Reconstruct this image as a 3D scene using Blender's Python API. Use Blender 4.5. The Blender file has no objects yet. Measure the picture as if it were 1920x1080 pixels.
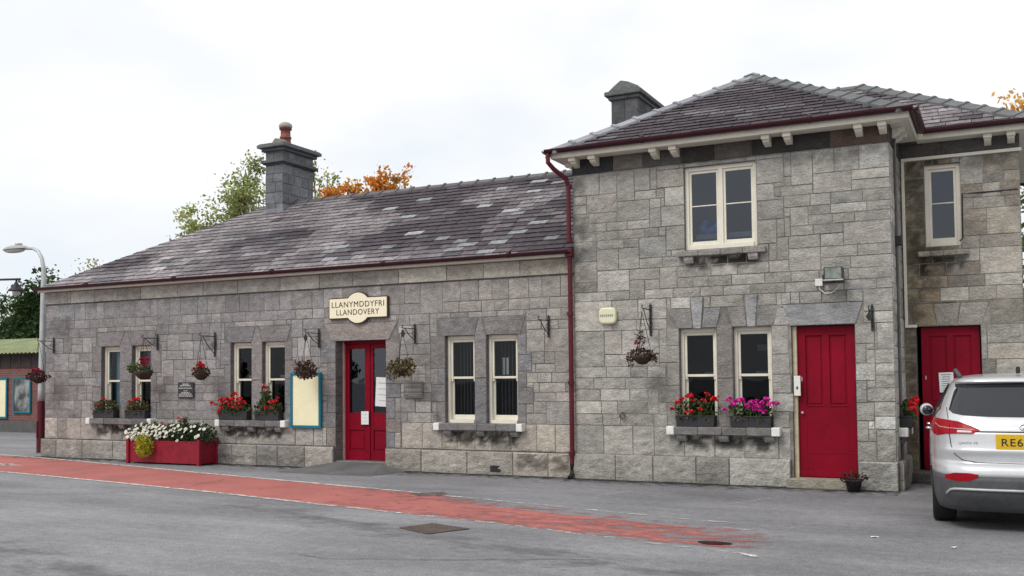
import bpy, bmesh, math, random
from mathutils import Vector, Matrix, noise
R = math.radians
scene = bpy.context.scene
col = scene.collection

# ---------------------------------------------------------------- camera
cd = bpy.data.cameras.new('camera')
cam = bpy.data.objects.new('camera', cd); col.objects.link(cam)
cr = (0.8947614, 0.4464390, -0.0097090); cu = (0.0274150, -0.0332183, 0.9990721); cf = (-0.4457022, 0.8941973, 0.0419615)
m = Matrix(((cr[0], cu[0], -cf[0], 0.0), (cr[1], cu[1], -cf[1], -15.3), (cr[2], cu[2], -cf[2], 1.71), (0, 0, 0, 1)))
cam.matrix_world = m
cd.sensor_width = 36; cd.lens = 1842.715 / 1920 * 36; cd.shift_y = 0.04627; cd.clip_end = 2000
scene.camera = cam

# ---------------------------------------------------------------- sky, light, exposure
SUN_EL, SUN_AZ = R(48), R(200)
w = bpy.data.worlds.new('World'); scene.world = w; w.use_nodes = True
nt = w.node_tree; nt.nodes.clear()
out = nt.nodes.new('ShaderNodeOutputWorld')
sky = nt.nodes.new('ShaderNodeTexSky'); sky.sky_type = 'NISHITA'; sky.sun_disc = False
sky.sun_elevation = SUN_EL; sky.sun_rotation = SUN_AZ; sky.dust_density = 3
bg1 = nt.nodes.new('ShaderNodeBackground'); bg1.inputs[1].default_value = 0.12
nt.links.new(sky.outputs[0], bg1.inputs[0])
tc = nt.nodes.new('ShaderNodeTexCoord')
mp = nt.nodes.new('ShaderNodeMapping'); mp.inputs['Scale'].default_value = (1.0, 1.0, 2.4)
nt.links.new(tc.outputs['Generated'], mp.inputs[0])
nz = nt.nodes.new('ShaderNodeTexNoise'); nz.inputs['Scale'].default_value = 2.6; nz.inputs['Detail'].default_value = 5; nz.inputs['Roughness'].default_value = 0.5
nz.inputs['Distortion'].default_value = 0.4
nt.links.new(mp.outputs[0], nz.inputs['Vector'])
rp = nt.nodes.new('ShaderNodeValToRGB')
rp.color_ramp.elements[0].position = 0.30; rp.color_ramp.elements[0].color = (0.72, 0.78, 0.84, 1)
rp.color_ramp.elements[1].position = 0.58; rp.color_ramp.elements[1].color = (0.93, 0.93, 0.93, 1)
e = rp.color_ramp.elements.new(0.44); e.color = (0.84, 0.855, 0.875, 1)
nt.links.new(nz.outputs['Fac'], rp.inputs[0])
bg2 = nt.nodes.new('ShaderNodeBackground'); bg2.inputs[1].default_value = 1.0
nt.links.new(rp.outputs[0], bg2.inputs[0])
mx = nt.nodes.new('ShaderNodeMixShader'); mx.inputs[0].default_value = 0.93
nt.links.new(bg1.outputs[0], mx.inputs[1]); nt.links.new(bg2.outputs[0], mx.inputs[2])
nt.links.new(mx.outputs[0], out.inputs[0])
sl = bpy.data.lights.new('sun', 'SUN'); sl.energy = 1.5; sl.angle = R(25); sl.color = (1, 0.96, 0.9)
so = bpy.data.objects.new('sun', sl); col.objects.link(so)
# sky texture: rotation measured from +Y, clockwise seen from above
sd = Vector((math.sin(SUN_AZ) * math.cos(SUN_EL), math.cos(SUN_AZ) * math.cos(SUN_EL), math.sin(SUN_EL)))
so.rotation_euler = sd.to_track_quat('Z', 'Y').to_euler()
vs = scene.view_settings; vs.view_transform = 'Standard'; vs.look = 'None'; vs.gamma = 1; vs.exposure = 0.25; vs.use_curve_mapping = False

# ---------------------------------------------------------------- materials
def S(r, g, b, k=1.0):
    f = lambda c: (c / 255 / 12.92) if c / 255 <= 0.04045 else ((c / 255 + 0.055) / 1.055) ** 2.4
    return (f(r) * k, f(g) * k, f(b) * k, 1)
def mat(name, c=(0.5, 0.5, 0.5, 1), rough=0.6, attr=False, nscale=6.0, namt=0.15, n2=40.0, n2amt=0.1, bump=0.0, bscale=40.0, bdist=0.01, spec=0.3, metal=0.0, coat=0.0, stretch=None):
    M = bpy.data.materials.new(name); M.use_nodes = True
    t = M.node_tree; N = t.nodes; L = t.links
    b = N['Principled BSDF']; b.inputs['Roughness'].default_value = rough; b.inputs['Specular IOR Level'].default_value = spec
    b.inputs['Metallic'].default_value = metal; b.inputs['Coat Weight'].default_value = coat; b.inputs['Coat Roughness'].default_value = 0.08
    tc = N.new('ShaderNodeTexCoord'); src = tc.outputs['Object']
    if stretch:
        mpp = N.new('ShaderNodeMapping'); mpp.inputs['Scale'].default_value = stretch; L.new(src, mpp.inputs[0]); src = mpp.outputs[0]
    if attr:
        a = N.new('ShaderNodeVertexColor'); a.layer_name = 'Col'; c0 = a.outputs['Color']
    else:
        a = N.new('ShaderNodeRGB'); a.outputs[0].default_value = c; c0 = a.outputs[0]
    for sc, am in ((nscale, namt), (n2, n2amt)):
        if am <= 0: continue
        n = N.new('ShaderNodeTexNoise'); n.inputs['Scale'].default_value = sc; n.inputs['Detail'].default_value = 5; n.inputs['Roughness'].default_value = 0.6
        L.new(src, n.inputs['Vector'])
        mr = N.new('ShaderNodeMapRange'); mr.inputs['From Min'].default_value = 0.3; mr.inputs['From Max'].default_value = 0.7
        mr.inputs['To Min'].default_value = 1 - am; mr.inputs['To Max'].default_value = 1 + am
        L.new(n.outputs['Fac'], mr.inputs['Value'])
        mu = N.new('ShaderNodeVectorMath'); mu.operation = 'SCALE'
        L.new(c0, mu.inputs[0]); L.new(mr.outputs[0], mu.inputs['Scale']); c0 = mu.outputs[0]
    L.new(c0, b.inputs['Base Color'])
    if bump > 0:
        n = N.new('ShaderNodeTexNoise'); n.inputs['Scale'].default_value = bscale; n.inputs['Detail'].default_value = 6; n.inputs['Roughness'].default_value = 0.65
        L.new(src, n.inputs['Vector'])
        bp = N.new('ShaderNodeBump'); bp.inputs['Strength'].default_value = bump; bp.inputs['Distance'].default_value = bdist
        L.new(n.outputs['Fac'], bp.inputs['Height']); L.new(bp.outputs[0], b.inputs['Normal'])
    return M
STONE = mat('limestone', attr=True, rough=0.85, nscale=6, namt=0.24, n2=30, n2amt=0.28, bump=0.8, bscale=20, bdist=0.03, spec=0.2, stretch=(1, 1, 1.9))
SLATE = mat('roof slate', attr=True, rough=0.6, nscale=11, namt=0.42, n2=42, n2amt=0.5, bump=0.4, bscale=30, bdist=0.006, spec=0.35)
MORTAR = mat('lime mortar', attr=True, rough=.95, nscale=1.1, namt=.5, n2=9, n2amt=.35)
t_ = SLATE.node_tree; pb = t_.nodes['Principled BSDF']; tc_ = t_.nodes.new('ShaderNodeTexCoord'); src_ = pb.inputs['Base Color'].links[0].from_socket
for sc_, lo_, hi_, fac_, cc_ in ((16, .60, .70, .55, (.27, .27, .265, 1)), (5, .58, .72, .6, (.035, .03, .034, 1))):
    n_ = t_.nodes.new('ShaderNodeTexNoise'); n_.inputs['Scale'].default_value = sc_; n_.inputs['Detail'].default_value = 7; n_.inputs['Roughness'].default_value = .7; t_.links.new(tc_.outputs['Object'], n_.inputs['Vector'])
    r_ = t_.nodes.new('ShaderNodeMapRange'); r_.inputs['From Min'].default_value = lo_; r_.inputs['From Max'].default_value = hi_; r_.inputs['To Max'].default_value = fac_; t_.links.new(n_.outputs['Fac'], r_.inputs['Value'])
    m_ = t_.nodes.new('ShaderNodeMix'); m_.data_type = 'RGBA'; t_.links.new(r_.outputs[0], m_.inputs['Factor']); t_.links.new(src_, m_.inputs['A']); m_.inputs['B'].default_value = cc_; src_ = m_.outputs['Result']
t_.links.new(src_, pb.inputs['Base Color'])
RIDGE = mat('grey ridge tile', attr=True, rough=0.6, nscale=5, namt=0.15, n2=40, n2amt=0.15, bump=0.3, bscale=30, bdist=0.004, spec=0.3)
CREAM = mat('cream paint', S(224, 219, 204, .96), rough=0.45, nscale=4, namt=0.07, n2=30, n2amt=0.06, bump=0.12, bscale=20, bdist=0.003)
REDGLOSS = mat('red door paint', (0.205, 0.0012, 0.014, 1), rough=0.5, nscale=1.6, namt=0.18, n2=22, n2amt=0.1, bump=0.1, bscale=12, bdist=0.003, spec=0.13)
MAROON = mat('maroon gutter paint', (0.036, 0.004, 0.009, 1), rough=0.4, nscale=4, namt=0.2, n2=25, n2amt=0.12, spec=0.35)
MAROON2 = mat('maroon pipe paint', (0.085, 0.005, 0.013, 1), rough=0.4, nscale=4, namt=0.2, n2=25, n2amt=0.12, spec=0.35)
IRON = mat('black iron', (0.018, 0.018, 0.02, 1), rough=0.55, namt=0.2, spec=0.4)
WHITE = mat('white paint', (0.72, 0.71, 0.68, 1), rough=0.6, nscale=9, namt=0.14, n2=40, n2amt=0.1)
PINKWOOD = mat('faded pink frame paint', S(196, 158, 150, .8), rough=0.6, namt=0.2)
TEAL = mat('teal frame paint', S(22, 118, 140, .8), rough=0.45, namt=0.12)
PAPERC = mat('cream poster paper', S(232, 226, 190, 1), rough=0.6, nscale=3, namt=0.05, n2=14, n2amt=0.04)
PAPERW = mat('white paper', (0.7, 0.72, 0.72, 1), rough=0.7, namt=0.05)
INK = mat('dark print', (0.05, 0.045, 0.035, 1), rough=0.6, namt=0.05)
PALEINK = mat('pale lettering', (0.42, 0.42, 0.42, 1), rough=0.6, namt=0.1)
SIGNC = mat('cream enamel', S(240, 231, 203, .98), rough=0.35, nscale=2, namt=0.03, n2=20, n2amt=0.03)
SIGNE = mat('brown sign edge', S(70, 55, 48), rough=0.5, namt=0.1)
CLADPIPE = mat('weathered grey pipe', (.13, .125, .115, 1), rough=.7, namt=.25)
SLATEPLQ = mat('dark plaque', S(52, 54, 60), rough=0.45, namt=0.1)
TROUGH = mat('dark plastic trough', (0.028, 0.029, 0.032, 1), rough=0.5, namt=0.2)
LEAF = mat('leaf', attr=True, rough=0.55, nscale=8, namt=0.2, n2=50, n2amt=0.1, spec=0.3)
t_ = LEAF.node_tree; pb = t_.nodes['Principled BSDF']; tl = t_.nodes.new('ShaderNodeBsdfTranslucent'); ms = t_.nodes.new('ShaderNodeMixShader'); ms.inputs[0].default_value = .4
t_.links.new(pb.inputs['Base Color'].links[0].from_socket, tl.inputs[0]); t_.links.new(pb.outputs[0], ms.inputs[1]); t_.links.new(tl.outputs[0], ms.inputs[2]); t_.links.new(ms.outputs[0], t_.nodes['Material Output'].inputs[0])
PETAL = mat('petal', attr=True, rough=0.6, nscale=20, namt=0.12, n2=60, n2amt=0.1, spec=0.2)
BARK = mat('bark', (0.09, 0.07, 0.05, 1), rough=0.9, namt=0.3, bump=0.5, bscale=15)
PLASTICW = mat('white plastic', (0.7, 0.7, 0.66, 1), rough=0.4, namt=0.04)
PLASTICC = mat('cream plastic', S(216, 214, 182), rough=0.4, namt=0.05)
STEEL = mat('galvanised steel', (0.46, 0.48, 0.48, 1), rough=0.5, nscale=4, namt=0.12, metal=0.35, spec=0.4)
CONC = mat('concrete step', (0.28, 0.26, 0.23, 1), rough=0.9, namt=0.25, bump=0.4)
DARKROOM = mat('dark interior', (0.04, 0.04, 0.042, 1), rough=0.9, namt=0.2)
BLIND = mat('pale blue blind', S(150, 185, 205, .9), rough=0.8, nscale=2, namt=0.06)
BARS = mat('dark bars', (.10, .10, .105, 1), rough=.8)
CURTAIN = mat('grey curtain', (0.30, 0.30, 0.32, 1), rough=0.9, namt=0.2)
TOYB = mat('blue plush', S(60, 120, 200), rough=0.9, namt=0.35, nscale=25)
BRICK = None
def glass(name, tint, ior, rough=0.01, gc=(.9, .95, 1, 1)):
    M = bpy.data.materials.new(name); M.use_nodes = True
    t = M.node_tree; t.nodes.clear(); N = t.nodes; L = t.links
    o = N.new('ShaderNodeOutputMaterial'); mx = N.new('ShaderNodeMixShader'); fr = N.new('ShaderNodeFresnel'); fr.inputs[0].default_value = ior
    tr = N.new('ShaderNodeBsdfTransparent'); tr.inputs[0].default_value = tint
    gl = N.new('ShaderNodeBsdfGlossy'); gl.inputs['Roughness'].default_value = rough; gl.inputs['Color'].default_value = gc
    tc = N.new('ShaderNodeTexCoord'); nz = N.new('ShaderNodeTexNoise'); nz.inputs['Scale'].default_value = 2.5
    bp = N.new('ShaderNodeBump'); bp.inputs['Strength'].default_value = 0.15; bp.inputs['Distance'].default_value = 0.01
    L.new(tc.outputs['Object'], nz.inputs['Vector']); L.new(nz.outputs['Fac'], bp.inputs['Height']); L.new(bp.outputs[0], gl.inputs['Normal'])
    L.new(fr.outputs[0], mx.inputs[0]); L.new(tr.outputs[0], mx.inputs[1]); L.new(gl.outputs[0], mx.inputs[2]); L.new(mx.outputs[0], o.inputs[0])
    return M
GLASS = glass('window glass', (0.75, 0.8, 0.82, 1), 1.36)
GLASSUP = glass('upper window glass', (0.7, 0.78, 0.85, 1), 1.78, gc=(.8, .88, 1, 1))

# ---------------------------------------------------------------- mesh builder
class MB:
    def __init__(s): s.v = []; s.f = []; s.c = []; s.mi = []
    def face(s, pts, c=(1, 1, 1), mi=0):
        n = len(s.v); s.v += [tuple(p) for p in pts]; s.f.append(tuple(range(n, n + len(pts)))); s.c.append(c); s.mi.append(mi)
    def grid(s, pts, nx, ny, c=(1, 1, 1), mi=0, vc=None):      # pts: (nx+1)*(ny+1) row major, shared vertices
        n = len(s.v); s.v += [tuple(p) for p in pts]
        for j in range(ny):
            for i in range(nx):
                a = n + j * (nx + 1) + i
                s.f.append((a, a + 1, a + nx + 2, a + nx + 1)); s.c.append([vc[k - n] for k in (a, a + 1, a + nx + 2, a + nx + 1)] if vc else c); s.mi.append(mi)
    def boxp(s, P, u0, u1, z0, z1, d0, d1, c=(1, 1, 1), mi=0):
        q = [P(u, z, d) for d in (d0, d1) for z in (z0, z1) for u in (u0, u1)]
        n = len(s.v); s.v += [tuple(p) for p in q]
        for f in ((0, 1, 3, 2), (4, 6, 7, 5), (0, 4, 5, 1), (2, 3, 7, 6), (0, 2, 6, 4), (1, 5, 7, 3)):
            s.f.append(tuple(n + i for i in f)); s.c.append(c); s.mi.append(mi)
    def box(s, x0, x1, y0, y1, z0, z1, c=(1, 1, 1), mi=0):
        s.boxp(lambda u, z, d: (u, d, z), x0, x1, z0, z1, y0, y1, c, mi)
    def prism(s, pts, P, d0, d1, c=(1, 1, 1), mi=0):
        n = len(s.v); k = len(pts)
        s.v += [tuple(P(u, z, d0)) for u, z in pts] + [tuple(P(u, z, d1)) for u, z in pts]
        s.f.append(tuple(range(n, n + k))); s.f.append(tuple(range(n + 2 * k - 1, n + k - 1, -1)))
        s.c += [c, c]; s.mi += [mi, mi]
        for i in range(k):
            j = (i + 1) % k
            s.f.append((n + i, n + k + i, n + k + j, n + j)); s.c.append(c); s.mi.append(mi)
    def tube(s, pts, r, n=8, c=(1, 1, 1), mi=0, cap=True):
        pts = [Vector(p) for p in pts]; rr = r if isinstance(r, (list, tuple)) else [r] * len(pts)
        base = len(s.v); up = Vector((0.13, 0.21, 1)).normalized()
        for i, p in enumerate(pts):
            t = (pts[min(i + 1, len(pts) - 1)] - pts[max(i - 1, 0)]).normalized()
            a = t.cross(up)
            if a.length < 0.05: a = t.cross(Vector((1, 0, 0)))
            a.normalize(); b = t.cross(a)
            for k in range(n):
                an = 2 * math.pi * k / n
                s.v.append(tuple(p + (a * math.cos(an) + b * math.sin(an)) * rr[i]))
        for i in range(len(pts) - 1):
            for k in range(n):
                k2 = (k + 1) % n
                s.f.append((base + i * n + k, base + i * n + k2, base + (i + 1) * n + k2, base + (i + 1) * n + k)); s.c.append(c); s.mi.append(mi)
        if cap:
            s.f.append(tuple(base + k for k in range(n - 1, -1, -1))); s.c.append(c); s.mi.append(mi)
            s.f.append(tuple(base + (len(pts) - 1) * n + k for k in range(n))); s.c.append(c); s.mi.append(mi)
    def lathe(s, cx, cy, prof, n=20, c=(1, 1, 1), mi=0, sx=1.0, sy=1.0):
        base = len(s.v)
        for r, z in prof:
            for k in range(n):
                a = 2 * math.pi * k / n; s.v.append((cx + r * sx * math.cos(a), cy + r * sy * math.sin(a), z))
        for i in range(len(prof) - 1):
            for k in range(n):
                k2 = (k + 1) % n
                s.f.append((base + i * n + k, base + i * n + k2, base + (i + 1) * n + k2, base + (i + 1) * n + k)); s.c.append(c); s.mi.append(mi)
    def leaf(s, p, size, rng, c, aspect=0.6, nrm=None):
        a = Vector((rng.gauss(0, 1), rng.gauss(0, 1), rng.gauss(0, 1))).normalized()
        b = a.cross(Vector((rng.gauss(0, 1), rng.gauss(0, 1), rng.gauss(0, 1)))).normalized()
        p = Vector(p); h = size / 2
        q = [p - a * h, p + b * h * aspect, p + a * h, p - b * h * aspect]
        s.face(q, c)
    def build(s, name, mats, parent=None, bevel=0.0, smooth=False, fixn=False, vertcol=None):
        me = bpy.data.meshes.new(name); me.from_pydata(s.v, [], s.f)
        for mm in (mats if isinstance(mats, (list, tuple)) else [mats]): me.materials.append(mm)
        me.polygons.foreach_set('material_index', s.mi)
        ca = me.color_attributes.new('Col', 'FLOAT_COLOR', 'CORNER')
        arr = []
        for p, c in zip(me.polygons, s.c):
            if isinstance(c, list):
                for k in c: arr += [k[0], k[1], k[2], 1.0]
            else: arr += [c[0], c[1], c[2], 1.0] * p.loop_total
        ca.data.foreach_set('color', arr)
        if smooth: me.polygons.foreach_set('use_smooth', [True] * len(me.polygons))
        if fixn:
            bm = bmesh.new(); bm.from_mesh(me); bmesh.ops.recalc_face_normals(bm, faces=bm.faces); bm.to_mesh(me); bm.free()
        me.update()
        o = bpy.data.objects.new(name, me); col.objects.link(o)
        if parent: o.parent = parent
        if bevel:
            md = o.modifiers.new('bevel', 'BEVEL'); md.width = bevel; md.segments = 2; md.limit_method = 'ANGLE'; md.angle_limit = R(35)
        return o
def tag(o, label, cat, group=None, kind=None):
    if label: o['label'] = label
    if cat: o['category'] = cat
    if group: o['group'] = group
    if kind: o['kind'] = kind
    return o
def thing(name, label, cat, loc=(0, 0, 0), rz=0, group=None):
    o = bpy.data.objects.new(name, None); col.objects.link(o); o.location = loc; o.rotation_euler = (0, 0, rz)
    o.empty_display_size = 0.2
    return tag(o, label, cat, group)
def structure(o): o['kind'] = 'structure'; return o
def text(body, parent, name, loc, width, height, m, rot=(R(90), 0, 0), depth=0.003):
    cu_ = bpy.data.curves.new(name, 'FONT'); cu_.body = body; cu_.align_x = 'CENTER'; cu_.align_y = 'CENTER'; cu_.extrude = depth; cu_.space_character = 1.12
    t = bpy.data.objects.new(name, cu_); col.objects.link(t)
    dg = bpy.context.evaluated_depsgraph_get(); me = bpy.data.meshes.new_from_object(t.evaluated_get(dg))
    bpy.data.objects.remove(t)
    xs = [v.co.x for v in me.vertices]; ys = [v.co.y for v in me.vertices]
    cx, cy = (max(xs) + min(xs)) / 2, (max(ys) + min(ys)) / 2
    fx = width / (max(xs) - min(xs)); fy = height / (max(ys) - min(ys))
    for v in me.vertices: v.co.x = (v.co.x - cx) * fx; v.co.y = (v.co.y - cy) * fy
    me.materials.clear(); me.materials.append(m)
    o = bpy.data.objects.new(name, me); col.objects.link(o); o.parent = parent; o.location = loc; o.rotation_euler = rot
    return o
# ---------------------------------------------------------------- stonework
def inset(pts, g):
    n = len(pts); area = sum(pts[i][0] * pts[(i + 1) % n][1] - pts[(i + 1) % n][0] * pts[i][1] for i in range(n))
    sg = 1 if area > 0 else -1; L = []
    for i in range(n):
        (x0, y0), (x1, y1) = pts[i], pts[(i + 1) % n]; dx, dy = x1 - x0, y1 - y0; l = math.hypot(dx, dy)
        nx, ny = -dy / l * sg, dx / l * sg; L.append((x0 + nx * g, y0 + ny * g, dx, dy))
    R_ = []
    for i in range(n):
        x0, y0, dx0, dy0 = L[i - 1]; x1, y1, dx1, dy1 = L[i]; D = dx0 * dy1 - dy0 * dx1
        if abs(D) < 1e-9: R_.append((x1, y1)); continue
        t = ((x1 - x0) * dy1 - (y1 - y0) * dx1) / D; R_.append((x0 + dx0 * t, y0 + dy0 * t))
    return R_
STAINS = []          # patches of black moss and run-off on the stone: (u0, u1, z0, z1, strength)
def weather(u, z, k):
    f = 1 + .16 * noise.noise(Vector((u * 2.2, z * 2.6, k))) + .13 * noise.noise(Vector((u * 7, z * 8, k + 4))) + .10 * noise.noise(Vector((u * .7, z * 1.1, k + 9)))
    for (a, b_, c, d, st) in STAINS:
        if a < u < b_ and c < z < d:
            e_ = min(1, (u - a) / .12, (b_ - u) / .12) * min(1, (d - z) / .03) * min(1, (z - c) / .15)
            n_ = noise.noise(Vector((u * 5, z * 7, 2.2 + k))) * .5 + noise.noise(Vector((u * 13, z * 15, 7.7))) * .35 + .5
            f *= 1 - st * max(0, min(1, (n_ * (.5 + e_) - .42) * 3.2)) * e_
    return max(.12, f)
def block(mb, P, pts, c, proud=0.008, gap=0.003, ch=0.005, rough=0.006, rng=random, cell=0.05, wk=0.0):
    if len(pts) == 4:
        pts = [(u + rng.uniform(-.003, .003), z + rng.uniform(-.003, .003)) for u, z in pts]
    a = inset(pts, gap); b = inset(pts, gap + ch); n = len(a)
    for i in range(n):
        j = (i + 1) % n
        mb.face([P(*a[i], -0.012), P(*a[j], -0.012), P(*b[j], proud), P(*b[i], proud)], c)
    if n == 4 and rough > 0:
        w_ = math.hypot(b[1][0] - b[0][0], b[1][1] - b[0][1]); h_ = math.hypot(b[3][0] - b[0][0], b[3][1] - b[0][1])
        nx = max(2, min(18, int(w_ / cell))); ny = max(2, min(10, int(h_ / cell))); G = []; VC = []; wk = P(0, 0, 0)[1] * 3 + P(0, 0, 0)[0] * .01
        for j in range(ny + 1):
            for i in range(nx + 1):
                s, t = i / nx, j / ny
                u = (b[0][0] * (1 - s) + b[1][0] * s) * (1 - t) + (b[3][0] * (1 - s) + b[2][0] * s) * t
                z = (b[0][1] * (1 - s) + b[1][1] * s) * (1 - t) + (b[3][1] * (1 - s) + b[2][1] * s) * t
                e_ = 0 if i in (0, nx) or j in (0, ny) else 1
                fw = weather(u, z, wk); VC.append(tuple(x * fw for x in c))
                G.append(P(u, z, proud + e_ * (rough * .5 + rough * noise.noise(Vector((u * 9, z * 14, proud * 900))))))
        mb.grid(G, nx, ny, c, 0, VC)
    else:
        mb.face([P(*q, proud) for q in b], c)
def rects_minus(r, res):
    out = [r]
    for (a0, a1, b0, b1) in res:
        new = []
        for (x0, x1, y0, y1) in out:
            if a1 <= x0 + 1e-6 or a0 >= x1 - 1e-6 or b1 <= y0 + 1e-6 or b0 >= y1 - 1e-6: new.append((x0, x1, y0, y1)); continue
            if a0 > x0: new.append((x0, a0, y0, y1))
            if a1 < x1: new.append((a1, x1, y0, y1))
            xa, xb = max(x0, a0), min(x1, a1)
            if b0 > y0: new.append((xa, xb, y0, b0))
            if b1 < y1: new.append((xa, xb, b1, y1))
        out = new
    return [q for q in out if q[1] - q[0] > 0.03 and q[3] - q[2] > 0.025]
def sheet(mb, P, u0, u1, z0, z1, ops, depth, c, rc, rng):
    us = sorted({u0, u1} | {o[0] for o in ops} | {o[1] for o in ops}); zs = sorted({z0, z1} | {o[2] for o in ops} | {o[3] for o in ops})
    us = [u for u in us if u0 <= u <= u1]; zs = [z for z in zs if z0 <= z <= z1]
    for i in range(len(us) - 1):
        for j in range(len(zs) - 1):
            um, zm = (us[i] + us[i + 1]) / 2, (zs[j] + zs[j + 1]) / 2
            if any(o[0] < um < o[1] and o[2] < zm < o[3] for o in ops): continue
            mb.face([P(us[i], zs[j], 0), P(us[i + 1], zs[j], 0), P(us[i + 1], zs[j + 1], 0), P(us[i], zs[j + 1], 0)], c, 1)
    for (a0, a1, b0, b1) in ops:
        k = max(2, int((b1 - b0) / 0.33))
        for q in range(k):
            y0, y1 = b0 + (b1 - b0) * q / k, b0 + (b1 - b0) * (q + 1) / k
            for ux in (a0, a1):
                f = rng.uniform(.85, 1.12); cc = tuple(x * f for x in rc)
                mb.face([P(ux, y0 + .003, 0.004), P(ux, y0 + .003, -depth), P(ux, y1 - .003, -depth), P(ux, y1 - .003, 0.004)], cc)
        for zz in (b0, b1): mb.face([P(a0, zz, 0.004), P(a1, zz, 0.004), P(a1, zz, -depth), P(a0, zz, -depth)], rc)
def courses(mb, P, u0, u1, z0, z1, reserved, colf, rng, hs=(.15, .24), ws=(.24, .62), jump=0.1, proud=(.002, .008), rough=.006):
    zc = [z0]
    while zc[-1] < z1 - hs[0] * 1.4: zc.append(zc[-1] + rng.uniform(*hs))
    zc[-1] = z1
    carried = []
    for k in range(len(zc) - 1):
        a, b = zc[k], zc[k + 1]; nxt = []
        top = zc[k + 2] if k + 2 < len(zc) else None
        free = rects_minus((u0, u1, a, b), carried)
        for (f0, f1, _, _) in free:
            u = f0
            while u < f1 - 1e-6:
                wd = rng.uniform(*ws); e_ = u + wd
                if f1 - e_ < ws[0] * .8: e_ = f1
                zt = b
                if top and rng.random() < jump and e_ - u > .25: zt = top; nxt.append((u - 1e-4, e_ + 1e-4, b - .001, top + .001))
                c = colf((u + e_) / 2, (a + zt) / 2)
                for q in rects_minus((u, e_, a, zt), reserved):
                    block(mb, P, [(q[0], q[2]), (q[1], q[2]), (q[1], q[3]), (q[0], q[3])], c, rng.uniform(*proud), rng.uniform(.0015, .004), .005, rng.uniform(.3, 1.4) * rough, rng)
                u = e_
        carried = nxt
def rect(x0, x1, y0, y1): return [(x0, y0), (x1, y0), (x1, y1), (x0, y1)]
def jamb(mb, P, u, side, z0, z1, reserved, colf, rng, wd=(.17, .3)):
    zs = [z0]
    while zs[-1] < z1 - .25: zs.append(zs[-1] + rng.uniform(.24, .4))
    zs[-1] = z1
    for k in range(len(zs) - 1):
        w_ = wd[k % 2] * rng.uniform(.9, 1.1)
        a, b = (u - w_, u) if side < 0 else (u, u + w_)
        reserved.append((a, b, zs[k], zs[k + 1]))
        block(mb, P, rect(a, b, zs[k], zs[k + 1]), colf(), .010, .003, .006, .002, rng)
def surround_pair(mb, P, A, B, z0, z1, zt, reserved, colf, rng):
    a0, a1 = A; b0, b1 = B; pm = (a1 + b0) / 2
    jamb(mb, P, a0, -1, z0, z1, reserved, colf, rng); jamb(mb, P, b1, 1, z0, z1, reserved, colf, rng)
    block(mb, P, rect(a1, b0, z0, z0 + .8), colf(), .012, .003, .008, .002, rng)
    block(mb, P, [(a1, z0 + .8), (b0, z0 + .8), (b0, z1 + .02), (pm + .035, zt - .02), (pm - .035, zt - .02), (a1, z1 + .02)], colf(1.08), .014, .003, .008)
    block(mb, P, [(a0 - .06, z1), (a1 + .005, z1), (pm - .045, zt), (a0 - .17, zt)], colf(.95), .010, .003, .006, .002, rng)
    block(mb, P, [(b0 - .005, z1), (b1 + .06, z1), (b1 + .17, zt), (pm + .045, zt)], colf(.95), .010, .003, .006, .002, rng)
    reserved += [(a0 - .17, b1 + .17, z1, zt), (a1, b0, z0, z1)]
def colfun(rng, base, var=.14, tint=.04, light=.12):
    def f(*a):
        k = rng.gauss(1, var); k = min(max(k, .62), 1.4)
        if rng.random() < light: k *= 1.22
        t = rng.gauss(0, tint)
        return (base[0] * k * (1 + t), base[1] * k, base[2] * k * (1 - t))
    return f
# ---------------------------------------------------------------- slates
def clip(poly, A, B):          # keep left of A->B
    out = []; n = len(poly)
    side = lambda p: (B[0] - A[0]) * (p[1] - A[1]) - (B[1] - A[1]) * (p[0] - A[0])
    for i in range(n):
        p, q = poly[i], poly[(i + 1) % n]; sp, sq = side(p), side(q)
        if sp >= 0: out.append(p)
        if sp * sq < 0: t = sp / (sp - sq); out.append((p[0] + (q[0] - p[0]) * t, p[1] + (q[1] - p[1]) * t))
    return out
def slate_roof(mb, O, U, V, outline, colf, rng, ch=.2, ws=(.22, .34)):
    O, U, V = Vector(O), Vector(U).normalized(), Vector(V).normalized(); N = U.cross(V)
    if N.z < 0: N = -N
    mb.face([O + U * a + V * b - N * .012 for a, b in outline], (.02, .02, .022))
    umin, umax = min(p[0] for p in outline), max(p[0] for p in outline); vmax = max(p[1] for p in outline)
    v = -.03; k = 0
    while v < vmax:
        u = umin - rng.uniform(0, .3)
        cv = ch * rng.uniform(.96, 1.04)
        while u < umax:
            w_ = rng.uniform(*ws); q = [(u + .006, v + rng.uniform(-.010, .010)), (u + w_ - .006, v + rng.uniform(-.010, .010)), (u + w_ - .003, v + cv + .01), (u + .003, v + cv + .01)]
            v0 = v
            for i in range(len(outline)):
                A, B = outline[i], outline[(i + 1) % len(outline)]
                if i == 0: A, B = (A[0], A[1] - .05), (B[0], B[1] - .05)
                q = clip(q, A, B)
                if len(q) < 3: break
            if len(q) >= 3:
                lift = rng.uniform(.012, .022); c = colf(O + U * (u + w_ / 2) + V * (v + cv / 2), rng)
                h = lambda p: .003 + lift * max(0, min(1, 1 - (p[1] - v0) / cv))
                top = [O + U * a + V * b + N * h((a, b)) for a, b in q]
                mb.face(top, c)
                for i in range(len(q)):
                    a, b = q[i], q[(i + 1) % len(q)]
                    if abs(a[1] - v0) < .02 and abs(b[1] - v0) < .02:
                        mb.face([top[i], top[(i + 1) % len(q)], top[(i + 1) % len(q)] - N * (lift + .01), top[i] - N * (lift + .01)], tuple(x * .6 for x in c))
            u += w_
        v += cv; k += 1
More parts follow.
